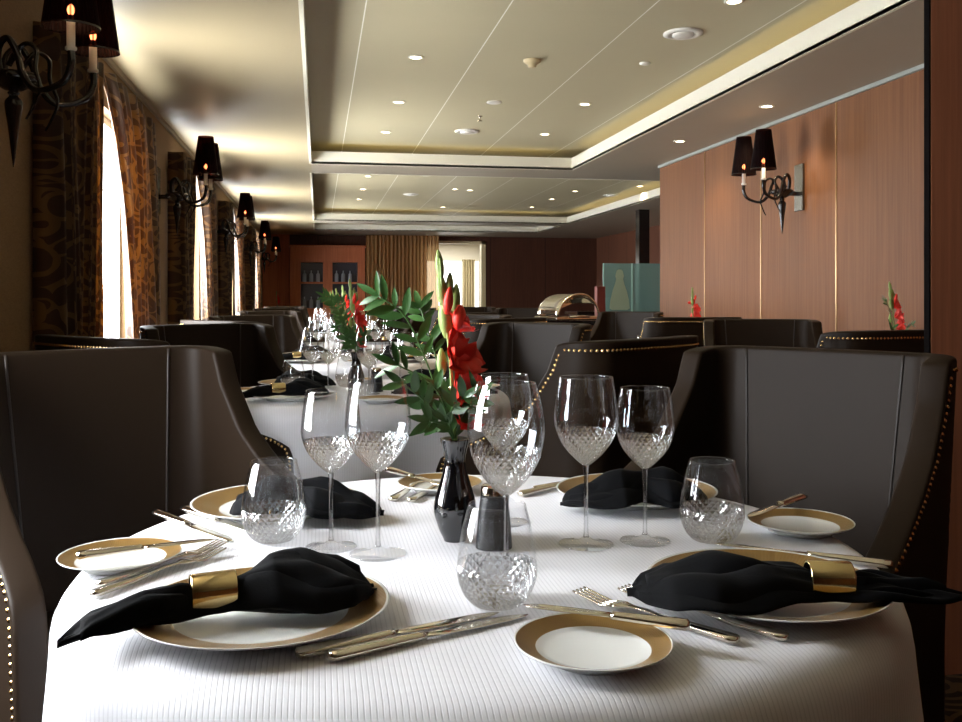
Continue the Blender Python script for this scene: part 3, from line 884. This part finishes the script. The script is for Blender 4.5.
sp1 = sprig([([(455, 445), (440, 400), (425, 360), (405, 320), (378, 300)], .03), ([(455, 445), (447, 410), (432, 385), (402, 368)], -.03)], 3)
sp2 = sprig([([(456, 445), (442, 420), (425, 400), (408, 385)], -.05), ([(457, 445), (462, 425), (472, 408), (480, 398)], -.04), ([(456, 440), (440, 372), (428, 335), (420, 312)], .05),
             ([(457, 445), (450, 430), (440, 425), (432, 422)], -.03), ([(457, 445), (452, 425), (456, 408), (466, 398)], -.05)], 8, ll=.036)

# ------------------------------------------------------------------ the front table, laid
tl = 'on the front table'
g1 = 'wine glasses on the front table'
def on(u, v, z=ZT0): return W(u, v, z)
def putg(proto, u, v, label, sc=1.0, rz=.3, cat='wine glass', grp=g1):
    p = on(u, v); o = place(proto, p, rz, label, cat, grp); o.scale = (sc,)*3; return o
putg(wg_std, 331, 547, 'leftmost wine glass on the front table, cut diamond pattern on its bowl', .928)
putg(wg_std, 378, 554, 'second wine glass from the left on the front table, overlapping the leftmost', 1)
putg(wg_std, 586, 544, 'tall wine glass right of centre, left one of the pair before the nailhead chair', 1)
putg(wg_std, 645, 541, 'shorter wine glass right of centre, standing next to the black napkin at the right', .928)
putg(wg_big, 506, 566, 'largest wine glass, in front of the red flower and the vase', 1)
putg(wg_std, 504, 522, 'wine glass half hidden behind the largest wine glass', .97)
gt = 'stemless glasses on the front table'
def putt(u, v, label): return putg(tumb, u, v, label, 1, .2, 'stemless glass', gt)
putt(274, 540, 'stemless cut glass at the left of the front table')
putt(712, 540, 'stemless cut glass at the right of the front table')
putt(497, 604, 'stemless cut glass at the front centre, below the largest wine glass')
gp = 'gold banded charger plates on the front table'
def putp(u, v, proto, label, cat='plate', grp=gp, dz=.0, z=.768):
    p = W(u, v, z); p.z = ZT0+dz; return place(proto, p, 0, label, cat, grp)
PFL = putp(262, 603, charger, 'gold banded charger plate at the front left, under the napkin with the brass ring')
PFR = putp(766, 582, charger, 'gold banded charger plate at the front right, under a black napkin')
PRL = putp(278, 500, charger, 'gold banded charger plate at the rear left, behind the stemless glass')
PRR = putp(636, 489, charger, 'gold banded charger plate at the rear right, behind the wine glass pair')
gb = 'gold banded bread plates on the front table'
BP1 = putp(593, 641, bread, 'small gold banded bread plate nearest the camera, front centre', grp=gb, z=.765)
BP2 = putp(121, 554, bread, 'small gold banded bread plate at the left edge of the table', grp=gb, z=.765)
BP3 = putp(800, 521, bread, 'small gold banded bread plate at the right behind the napkin', grp=gb, z=.765)
BP4 = putp(440, 482, bread, 'small gold banded bread plate at the rear of the table behind the vase', grp=gb, z=.765)
# napkins and rings
def put_nap(proto, ux, vx, ang, label, rlabel, z=.79, base=ZT0, grp='black napkins on the front table', rg='brass napkin rings on the front table', flip=False):
    p = W(ux, vx, z); p.z = base
    o = place(proto, p, math.radians(ang), label, 'napkin', grp)
    cz = base+.018*.24+.0145+ (.008)
    r = place(ring, (p.x, p.y, base+.0172+.0206), math.radians(ang), rlabel, 'napkin ring', rg)
    return o, r
n1, r1 = put_nap(nap_a, 213, 590, 14, 'black napkin pulled through a brass ring on the front left plate', 'brass ring around the napkin on the front left plate')
n2, r2 = put_nap(nap_b, 829, 578, 180-14, 'black napkin on the front right plate, its tail hanging over the table edge', 'brass ring around the napkin on the front right plate')
def plain_nap(u, v, ang, label):
    p = W(u, v, .79); p.z = ZT0
    return place(nap_c, p, math.radians(ang), label, 'napkin', 'black napkins on the front table')
n3 = plain_nap(298, 496, -14, 'black napkin on the rear left plate behind the stemless glass')
n4 = plain_nap(642, 487, 170, 'black napkin on the rear right plate behind the wine glasses')
# cutlery
gk = 'silver cutlery on the front table'
lay(kn, 296, 659, 463, 622, ZT0, 'table knife in front, left one of the pair before the front left plate', 'knife', gk)
lay(kn, 328, 662, 515, 619, ZT0, 'table knife in front, right one of the pair, tip towards the stemless glass', 'knife', gk)
lay(fk, 738, 645, 572, 596, ZT0, 'table fork at front right, left one of the pair', 'fork', gk)
lay(fk, 787, 642, 616, 593, ZT0, 'table fork at front right, right one of the pair', 'fork', gk)
lay(bk, 690, 631, 527, 607, .773, 'butter knife lying across the bread plate nearest the camera', 'knife', gk)
lay(bk, 76, 560, 212, 541, .771, 'butter knife lying across the bread plate at the left edge', 'knife', gk)
lay(kn, 156, 515, 228, 541, ZT0, 'table knife at the left edge, nearer one of the pair', 'knife', gk)
lay(kn, 184, 511, 262, 536, ZT0, 'table knife at the left edge, farther one of the pair', 'knife', gk)
lay(fk, 92, 598, 190, 565, ZT0, 'table fork left of the front left plate, nearer one', 'fork', gk)
lay(fk, 98, 588, 185, 560, ZT0, 'table fork left of the front left plate, farther one', 'fork', gk)
lay(kn, 893, 569, 740, 548, ZT0, 'gold gleaming knife behind the front right napkin', 'knife', gk)
lay(bk, 388, 472, 446, 487, .771, 'butter knife on the rear bread plate left of the vase', 'knife', gk)
lay(bk, 803, 499, 742, 520, .778, 'butter knife on the right bread plate', 'knife', gk)
lay(fk, 392, 502, 432, 478, ZT0, 'table fork at the rear left behind the wine glasses', 'fork', gk)
lay(fk, 410, 503, 450, 482, ZT0, 'table fork at the rear, nearest to the black vase', 'fork', gk)
lay(kn, 520, 497, 590, 481, ZT0, 'table knife at the rear, left of the rear right plate', 'knife', gk)
lay(kn, 535, 492, 600, 478, ZT0, 'table knife at the rear, closest to the rear right plate', 'knife', gk)
# vase, flowers and shaker
pv = on(455, 540)
place(vase, pv, 0, 'black glass bud vase holding the large red gladiolus on the front table', 'vase', 'black bud vases')
place(gl, pv, -TH, 'large red gladiolus with green buds in the front vase', 'flower', 'red gladioli')
place(sp1, pv, -TH, 'long leafy green sprig reaching left out of the front vase', 'greenery', 'green sprigs')
place(sp2, pv, -TH, 'bushy short green sprig around the mouth of the front vase', 'greenery', 'short green sprigs')
place(shaker, on(494, 547), 0, 'dark grey tapered shaker beside the vase on the front table', 'shaker', 'pepper shakers')

# ------------------------------------------------------------------ the other tables, laid
cx, cy = TABLES[0][1], TABLES[0][2]
def rel(u, v, z=ZT0):
    p = W(u, v, z); return p.x-cx, p.y-cy
names4 = ['front left', 'front right', 'rear left', 'rear right']
plates = [(PFL.location.x-cx, PFL.location.y-cy), (PFR.location.x-cx, PFR.location.y-cy), (PRL.location.x-cx, PRL.location.y-cy), (PRR.location.x-cx, PRR.location.y-cy)]
breads = [(q.location.x-cx, q.location.y-cy) for q in (BP1, BP2, BP3, BP4)]
bnames = ['front', 'left', 'right', 'rear']
naps = [(nap_a, n1), (nap_b, n2), (nap_c, n3), (nap_c, n4)]
def lay_table(k, full):
    nm, tx, ty = TABLES[k]; where = 'of the %s table' % nm; far = .90 if k < 6 else .8
    G = lambda s_: '%s on the %s table' % (s_, nm)
    for i, (dx, dy) in enumerate(plates):
        place(charger, (tx+dx*far, ty+dy*far, ZT0), 0, 'gold banded charger plate, %s setting %s' % (names4[i], where), 'plate', G('charger plates'))
        pr, src = naps[i]; a = src.rotation_euler.z
        q = (tx+(src.location.x-cx)*far, ty+(src.location.y-cy)*far)
        place(pr, (q[0], q[1], ZT0), a, 'folded black napkin, %s setting %s' % (names4[i], where), 'napkin', G('black napkins'))
        if i < 2: place(ring, (q[0], q[1], ZT0+.0378), a, 'brass napkin ring, %s setting %s' % (names4[i], where), 'napkin ring', G('napkin rings'))
    for i, (dx, dy) in enumerate(breads):
        place(bread, (tx+dx*far, ty+dy*far, ZT0), 0, 'small gold banded bread plate, %s side %s' % (bnames[i], where), 'plate', G('bread plates'))
    for lab, (u, v) in (('left', (274, 540)), ('right', (712, 540)), ('front', (497, 604)), ('rear', (420, 512))):
        dx, dy = rel(u, v); place(tumb, (tx+dx*far, ty+dy*far, ZT0), .2, 'stemless cut glass, %s side %s' % (lab, where), 'stemless glass', G('stemless glasses'))
    for lab, (u, v), pr in (('leftmost', (331, 547), wg_std), ('second from left', (378, 554), wg_std), ('right of centre', (586, 544), wg_std), ('rightmost', (645, 541), wg_std), ('front centre', (506, 566), wg_big), ('rear centre', (500, 520), wg_std)):
        dx, dy = rel(u, v)
        if full < 2 and lab in ('front centre',): continue
        place(pr, (tx+dx*far, ty+dy*far, ZT0), .2, 'wine glass, %s among the glasses %s' % (lab, where), 'wine glass', G('wine glasses'))
    for vx in (-.03,):
        L = (tx+vx, ty+.01, ZT0); rz = -TH+.25*k
        place(vase, L, 0, 'black bud vase with red gladiolus %s' % where, 'vase', 'black bud vases')
        o = place(gl, L, rz, 'red gladiolus in the vase %s' % where, 'flower', 'red gladioli')
        place(sp1, L, rz+.4, 'long green sprig in the vase %s' % where, 'greenery', 'green sprigs')
        place(sp2, L, rz, 'short green sprig in the vase %s' % where, 'greenery', 'short green sprigs')
    dx, dy = rel(494, 547)
    place(shaker, (tx+dx*far+.03, ty+dy*far, ZT0), 0, 'dark grey shaker %s' % where, 'shaker', 'pepper shakers')
lay_table(1, 2); lay_table(2, 1); lay_table(3, 1); lay_table(4, 1); lay_table(5, 1)
# wall tables at the right
for k, pos, gs in ((6, (2.50, 3.67), []), (7, (2.55, 6.0), [(655, 5.85), (666, 5.75), (679, 5.9)])):
    nm = TABLES[k][0]; L = (pos[0], pos[1], ZT0)
    place(vase, L, 0, 'black bud vase with red gladiolus of the %s table by the panelled wall' % nm, 'vase', 'black bud vases')
    place(gl, L, .5+k, 'red gladiolus in the vase of the %s table by the panelled wall' % nm, 'flower', 'red gladioli')
    if k == 6: place(sp2, L, 1.2, 'short green sprig in the vase of the right front table by the panelled wall', 'greenery', 'short green sprigs')
    for i, (u, d) in enumerate(gs):
        p = WD(u, d, ZT0)
        place(wg_std, p, .2, ('leftmost', 'middle', 'rightmost')[i]+' of the three wine glasses standing before the panelled wall', 'wine glass', 'three wine glasses on the far right table')
place(tumb, WD(643, 5.6, ZT0), .2, 'stemless glass left of the three wine glasses by the panelled wall', 'stemless glass')

# ------------------------------------------------------------------ sconces
def sconce_proto():
    """mounted on a wall at x=0, reaching to +x; origin at the plate centre"""
    r = empty('wall_sconce')
    o = MB().box(0, .012, -.05, .05, -.14, .14).build('backplate', pbr('sconce_backplate', rgb(.20, .19, .16), .25, metal=.8), r); bevel(o, .003)
    zb = -.045
    MB().lathe(smooth_prof([(.004, zb-.02), (.020, zb-.018), (.040, zb-.004), (.058, zb+.010), (.056, zb+.026), (.036, zb+.034), (.004, zb+.034)], 3), 32, c=(.10, 0, 0)).build('bowl', m_blackmetal, r)
    MB().box(.010, .06, -.012, .012, zb-.005, zb+.02).build('bracket', m_blackmetal, r)
    MB().lathe(smooth_prof([(.006, zb-.018), (.014, zb-.026), (.010, zb-.034), (.019, zb-.048), (.0195, zb-.07), (.013, zb-.12), (.006, zb-.19), (.001, zb-.235)], 4), 24, c=(.10, 0, 0)).build('finial', m_blackmetal, r)
    for sg in (-1, 1):
        Y = .125*sg; X = .255
        pts = spline([(.075, .02*sg, zb+.02), (.075, .035*sg, zb+.085), (.10, .055*sg, zb+.115), (.125, .065*sg, zb+.07), (.14, .075*sg, zb+.01), (.175, .095*sg, zb-.035), (.235, .115*sg, zb-.015), (.255, Y, zb+.03), (X, Y, zb+.075)], 8)
        MB().tube(pts, .0085, 10).build('arm', m_blackmetal, r)
        pts = spline([(.10, .045*sg, zb+.04), (.135, .05*sg, zb+.10), (.165, .06*sg, zb+.085), (.165, .07*sg, zb+.03), (.18, .085*sg, zb-.03), (.165, .09*sg, zb-.08), (.150, .09*sg, zb-.115)], 7)
        MB().tube(pts, lambda t: .0075-.005*t, 8).build('scroll', m_blackmetal, r)
        MB().lathe([(.004, zb+.065), (.013, zb+.072), (.013, zb+.078), (.0095, zb+.082), (.0095, zb+.165), (.001, zb+.166)], 20, c=(X, Y, 0)).build('candle_sleeve', m_candle, r)
        MB().lathe(smooth_prof([(.004, zb+.166), (.007, zb+.172), (.0085, zb+.180), (.006, zb+.189), (.001, zb+.196)], 3), 16, c=(X, Y, 0)).build('bulb', m_bulb, r)
        z0, z1 = .085, .315
        ls = MB().lathe([(.064, z0), (.038, z1)], 48, c=(X, Y, 0), uv=True).build('lamp_shade', m_shade, r)
        MB().lathe([(.0645, z0), (.0645, z0+.006)], 48, c=(X, Y, 0)).build('shade_trim', m_blackmetal, ls)
        li = bpy.data.lights.new('candle_bulb_light', 'POINT'); li.energy = .15; li.color = (1, .62, .35); li.shadow_soft_size = .012
        lo = bpy.data.objects.new('candle_bulb_light', li); C.objects.link(lo); lo.location = (X, Y, z1+.01); lo.parent = r
    return r
sc_ = sconce_proto()
zsc = 1.81
for i, y in enumerate((3.06, 6.42, 9.75, 13.2, 16.6)):
    place(sc_, (XL+.001, y, zsc), 0, 'black sconce with dark shades on the window wall, ' + ('nearest the camera', 'second from the camera', 'third from the camera', 'fourth from the camera', 'farthest from the camera')[i], 'wall lamp', 'two arm wall sconces').scale = (1.30, 1.1, 1.1)
place(sc_, (XR-.001, 5.60, zsc+.01), PI, 'black two arm sconce with dark shades on the wood panelled wall', 'wall lamp', 'two arm wall sconces')

# ------------------------------------------------------------------ ceiling fittings
def at_ceiling(u, v, z): return W(u, v, z)
def down_proto():
    r = empty('downlight')
    MB().lathe([(.048, 0), (.048, -.004), (.034, -.006), (.032, 0)], 32).build('trim_ring', m_white, r)
    MB().lathe([(.033, -.003), (.0005, -.003)], 24).build('lamp', m_down, r)
    li = bpy.data.lights.new('downlight_beam', 'SPOT'); li.energy = 20; li.color = (1, .80, .52); li.spot_size = math.radians(115); li.spot_blend = .7; li.shadow_soft_size = .03
    lo = bpy.data.objects.new('downlight_beam', li); C.objects.link(lo); lo.location = (0, 0, -.012); lo.parent = r
    return r
dn = down_proto()
co1 = [(416, 57), (399, 102), (386, 132), (545, 134), (585, 104), (734, 1)]
co2 = [(368, 176), (363, 189), (359, 199), (455, 189), (470, 190), (488, 176), (443, 207), (603, 178), (575, 191), (552, 199), (532, 207), (617, 207), (643, 201), (640, 186)]
lb1 = ['round downlight in the front coffer, nearest left one', 'round downlight in the front coffer, second of the left row', 'round downlight in the front coffer, third of the left row', 'round downlight in the front coffer, farther one of the middle row', 'round downlight in the front coffer, nearer one of the middle row', 'round downlight cut by the top edge of the picture', 'small round downlight in the front coffer near the round diffuser']
for i, (u, v) in enumerate(co1):
    place(dn, at_ceiling(u, v, ZC-.001), 0, lb1[i], 'ceiling light', 'downlights')
for i, (u, v) in enumerate(((767, 106), (680, 141))):
    place(dn, at_ceiling(u, v, ZS-.001), 0, 'round downlight in the right soffit ' + ('above the wall sconce', 'above the end of the panelled wall')[i], 'ceiling light', 'downlights')
for i, (u, v) in enumerate(co2):
    p = at_ceiling(u, v, ZC-.001)
    if not (9.3 < p.y < 14.8) and not (15.4 < p.y < 16.9): p = WD(u, 13.5, ZC-.001)
    place(dn, p, 0, 'small round downlight in the far ceiling coffer', 'ceiling light', 'far coffer downlights')
for (x, y) in ((.6, 1.5), (1.9, .3), (1.9, 2.6), (.6, -.9)):
    pass
def disc_proto(name, R, lab):
    r = empty(name)
    MB().lathe([(R, 0), (R, -.008), (R*.86, -.014), (R*.62, -.010), (R*.60, 0)], 40).build('outer_ring', m_white, r)
    MB().lathe([(R*.55, 0), (R*.55, -.016), (R*.40, -.022), (.0005, -.024)], 40).build('disc', m_white, r)
    return r
df = disc_proto('ceiling_diffuser', .105, '')
for (u, v, l) in ((683, 33, 'large round white ceiling diffuser, nearest at the upper right'), (467, 131, 'round white ceiling diffuser near the far end of the front coffer'), (426, 174, 'round white diffuser at the left of the middle coffer'), (411, 194, 'round white diffuser at the left, deeper in the middle coffer'), (611, 195, 'round white diffuser at the right of the middle coffer')):
    place(df, at_ceiling(u, v, ZC-.0005), 0, l, 'ceiling vent', 'round ceiling diffusers')
o = MB().lathe([(.052, 0), (.052, -.010), (.040, -.022), (.026, -.026), (.026, -.042), (.018, -.046), (.0005, -.047)], 32).build('smoke_detector', pbr('detector_cream', rgb(.62, .50, .28), .5))
o.location = at_ceiling(532, 60, ZC); tag(o, 'cream smoke detector on the front ceiling coffer', 'smoke detector')
o = MB().lathe([(.055, 0), (.055, -.006), (.045, -.010), (.0005, -.011)], 32).build('ceiling_cover_plate', m_white)
o.location = at_ceiling(494, 102, ZC); tag(o, 'flat round cover plate on the ceiling between two downlight rows', 'cover plate')
o = MB().lathe([(.034, 0), (.034, -.006), (.020, -.012), (.0005, -.013)], 24).build('ceiling_sensor', m_white)
o.location = at_ceiling(645, 63, ZC); tag(o, 'small round white sensor on the ceiling just beyond the large diffuser', 'sensor')
o = MB().lathe([(.02, 0), (.02, -.004), (.006, -.006), (.006, -.035), (.018, -.037), (.018, -.040), (.0005, -.041)], 20).build('sprinkler_head', m_chrome)
o.location = at_ceiling(480, 116, ZC); tag(o, 'small metal sprinkler head on the ceiling above the far diffuser', 'sprinkler')

# ------------------------------------------------------------------ far end of the room
# cabinet
yc = 18.0
x0, x1 = XY(290, yc), XY(365, yc); ztop = 1.10+49*yc*1.01/F
zs = lambda v: 1.10+(HV-v)*yc*1.01/F
cab = empty('display_cabinet', ((x0+x1)/2, yc, 0)); hw = (x1-x0)/2
q = MB().box(-hw, -hw+.20, 0, .34, 0, ztop).box(hw-.14, hw, 0, .34, 0, ztop).box(-.09, .09, .004, .336, .5, ztop-.004).box(-hw+.004, hw-.004, .008, .332, zs(263), ztop-.002).box(-hw+.004, hw-.004, .008, .332, .002, zs(308)).box(-hw, hw, .32, .35, 0, ztop)
q.box(-hw-.03, hw+.03, -.03, .34, ztop, ztop+.03)
q.build('carcass', m_cab, cab)
for z in (zs(283), ): MB().box(-hw+.19, hw-.13, .02, .32, z-.02, z+.015).build('shelf', m_cab, cab)
MB().box(-hw+.2, hw-.14, .30, .318, zs(308), zs(263)).build('mirror_back', pbr('cabinet_back', rgb(.05, .05, .07), .25), cab)
tag(cab, 'reddish cherry wood display cabinet with bottles at the end wall', 'cabinet')
bot = MB().lathe(smooth_prof([(.036, 0), (.038, .01), (.038, .13), (.030, .16), (.013, .18), (.012, .22)], 3)+[(.0005, .222)], 16).build('bottle', pbr('bottle_glass', rgb(.30, .34, .40), .1))
bx = [(-hw+.27, 'left'), (-hw+.40, 'left'), (-hw+.53, 'left'), (.17, 'right'), (.30, 'right'), (.43, 'right')]
for zz, sh in ((zs(283)+.015, 'upper'), (zs(308)+.001, 'lower')):
    for dx, bay in bx:
        place(bot, ((x0+x1)/2+dx, yc+.15, zz), 0, 'pale bottle on the %s shelf in the %s bay of the cherry cabinet' % (sh, bay), 'bottle', 'bottles, %s %s bay' % (sh, bay))
# golden string curtain in front of the end wall
xa, xb = XY(366, 17.9), XY(439, 17.9)
q = MB().grid(lambda a, c: (xa+(xb-xa)*a, 17.9+.05*sin(2*PI*19*a)+.02*sin(2*PI*7.3*a), .05+2.25*c), 220, 6)
o = q.build('sheer_curtain', m_gold_sheer); tag(o, 'golden brown sheer curtain hanging left of the bright opening in the end wall', 'curtain')
# curtain and lamp in the room beyond
xa, xb = XY(462, 21.3), XY(475, 21.3)
q = MB().grid(lambda a, c: (xa+(xb-xa)*a, 21.3+.04*sin(2*PI*5*a), .3+1.68*c), 60, 5)
o = q.build('drape', m_beige); tag(o, 'olive beige drape at the window of the room beyond the opening', 'curtain')
li = bpy.data.lights.new('room_beyond_light', 'AREA'); li.energy = 90; li.size = 1.2; li.color = (1, .93, .8)
lo = bpy.data.objects.new('room_beyond_light', li); C.objects.link(lo); lo.location = ((ox0+ox1)/2, 20.0, 2.33)
# black column, glass display, bar
p = WD(642.5, 12.9); o = MB().box(p.x-.075, p.x+.075, p.y-.075, p.y+.075, 0, ZS).build('column', m_blackmetal); tag(o, 'slim black column behind the teal glass screen', 'column')
ya = 10.9; xa, xb = XY(604, ya), XY(664, ya)
bar = empty('bar_counter', ((xa+xb)/2+.3, ya+.2, 0))
MB().box(-1.0, 1.0, -.2, .3, 0, .88).build('body', m_woodB, bar); MB().box(-1.04, 1.04, -.24, .34, .88, .92).build('countertop', m_blackmetal, bar)
tag(bar, 'dark bar counter carrying the teal glass screen at the right', 'counter')
gs = empty('glass_screen', (0, ya, .92)); ztg = 1.10+35*10.95/F-.92
xm = XY(632, ya)
for i, (c0, c1) in enumerate(((xa, xm-.01), (xm+.01, xb+.3))):
    MB().box(c0, c1, 0, .012, 0, ztg).build('glass_panel', m_teal, gs)
MB().box(xm-.012, xm+.012, -.004, .016, 0, ztg).box(xa-.012, xa, -.004, .016, 0, ztg).build('edge_post', m_tealrim, gs)
pt = WD(622, 10.95); wdt = .10
# etched bottle-like shape on the glass
prof = [(.10, 0.02), (.13, .04), (.12, .14), (.09, .26), (.060, .34), (.045, .40), (.055, .44), (.04, .50), (.02, .52)]
q = MB(); vs = [((xa+xm)/2+.02-r, -.003, z) for r, z in prof]+[((xa+xm)/2+.02+r, -.003, z) for r, z in reversed(prof)]
vs2 = [(x_, -.0005, z_) for x_, y_, z_ in vs]; n = len(vs)
q.add(vs+vs2, [tuple(range(n)), tuple(range(2*n-1, n-1, -1))]+[(k, n+k, n+(k+1) % n, (k+1) % n) for k in range(n)], 0, False); q.build('etched_figure', m_etch, gs)
tag(gs, 'teal tinted glass screen with a pale etched tapering shape, on the bar counter', 'screen')
bbot = MB().lathe(smooth_prof([(.034, 0), (.036, .01), (.036, .15), (.028, .18), (.012, .20), (.012, .27)], 3)+[(.0005, .272)], 14).build('liquor_bottle', pbr('liquor_bottle_glass', rgb(.04, .10, .10), .1))
for k in range(7):
    place(bbot, (xa+.12+.15*k, ya+.20, .921), 0, 'dark bottle standing behind the teal glass screen', 'bottle', 'bottles behind the teal glass screen')
# reddish post left of the screen
p = WD(600, 10.4); o = MB().box(p.x-.05, p.x+.05, p.y-.05, p.y+.05, 0, 1.22).build('post', pbr('red_post', rgb(.16, .03, .02), .4)); bevel(o, .006); tag(o, 'short reddish wooden post at the left edge of the teal glass screen', 'post')
# buffet and chafing dish
pb = WD(567, 8.1)
bu = empty('buffet_counter', (pb.x, pb.y, 0), -TH)
MB().box(-.85, .35, -.3, .35, 0, .86).build('body', m_woodB, bu); o = MB().box(-.87, .37, -.32, .37, .86, .90).build('countertop', m_blackmetal, bu)
tag(bu, 'dark buffet counter under the silver chafing dish', 'counter')
cf = empty('chafing_dish', (pb.x, pb.y, .90), -TH+.55); cf.scale = (.88, .88, .95)
Rr = .255
q = MB()
def dome(a, c):
    th = PI*(.02+.78*a)            # rolled half drum opened towards the right
    x = -cos(th)*Rr; z = sin(th)*Rr*.80
    y = (c-.5)*.36; e = abs(2*c-1)**6
    return (x*(1-.06*e), y, .035+z*(1-.06*e))
q.grid(dome, 40, 16)
o = q.build('roll_top_lid', m_chrome, cf); s = o.modifiers.new('t', 'SOLIDIFY'); s.thickness = .006
def endp(sg):
    q = MB(); n = 24
    vs = [(-cos(PI*(.02+.78*i/n))*Rr*.94, sg*.18, .035+sin(PI*(.02+.78*i/n))*Rr*.8*.94) for i in range(n+1)]+[(-Rr*.62, sg*.18, .035)]
    q.add(vs+[(x_, y_-sg*.004, z_) for x_, y_, z_ in vs], [tuple(range(n+2)), tuple(range(2*n+3, n+1, -1))]); return q
endp(1).build('lid_side', m_chrome, cf)
q = MB().box(-.27, .27, -.19, .19, .0, .035); o = q.build('water_pan', m_chrome, cf); bevel(o, .01)
pts = spline([(-.262, -.19, .04), (-.20, -.192, .15), (-.10, -.193, .215), (0, -.194, .235), (.12, -.193, .215), (.22, -.192, .13), (.262, -.19, .03)], 6)
MB().tube(pts, .012, 8).build('rim_rail', m_chrome, cf)
MB().tube([(-.14, -.23, .03), (.0, -.235, .035), (.10, -.23, .03)], .010, 8).build('handle', m_chrome, cf)
tag(cf, 'shiny silver roll top chafing dish behind the middle chair', 'chafing dish')
# orange flowers by the farthest window
L = (-.75, 16.9, .80)
sh = empty('side_table', (-.72, 16.9, 0)); MB().box(-.2, .2, -.2, .2, .76, .80).build('tabletop', m_tabletop, sh); MB().box(-.03, .03, -.03, .03, 0, .76).build('leg', m_tabletop, sh)
tag(sh, 'small table under the farthest window carrying a flower vase', 'table')
place(vase, (-.72, 16.9, .80), 0, 'black vase under the farthest window on the small table', 'vase', 'black bud vases')
place(gl, (-.72, 16.9, .80), 1.0, 'red gladiolus under the farthest window on the small table', 'flower', 'red gladioli')

# ------------------------------------------------------------------ light and view
w = bpy.data.worlds.new('world'); bpy.context.scene.world = w; w.use_nodes = True
w.node_tree.nodes['Background'].inputs[0].default_value = (.55, .62, .7, 1); w.node_tree.nodes['Background'].inputs[1].default_value = .3
sc = bpy.context.scene
sc.view_settings.view_transform = 'Standard'; sc.view_settings.look = 'None'; sc.view_settings.gamma = 1
sc.view_settings.use_curve_mapping = False
sc.view_settings.exposure = .42
sc.cycles.max_bounces = 14; sc.cycles.transparent_max_bounces = 40; sc.cycles.transmission_bounces = 12
sc.cycles.sample_clamp_indirect = 6
sc.cycles.use_denoising = True
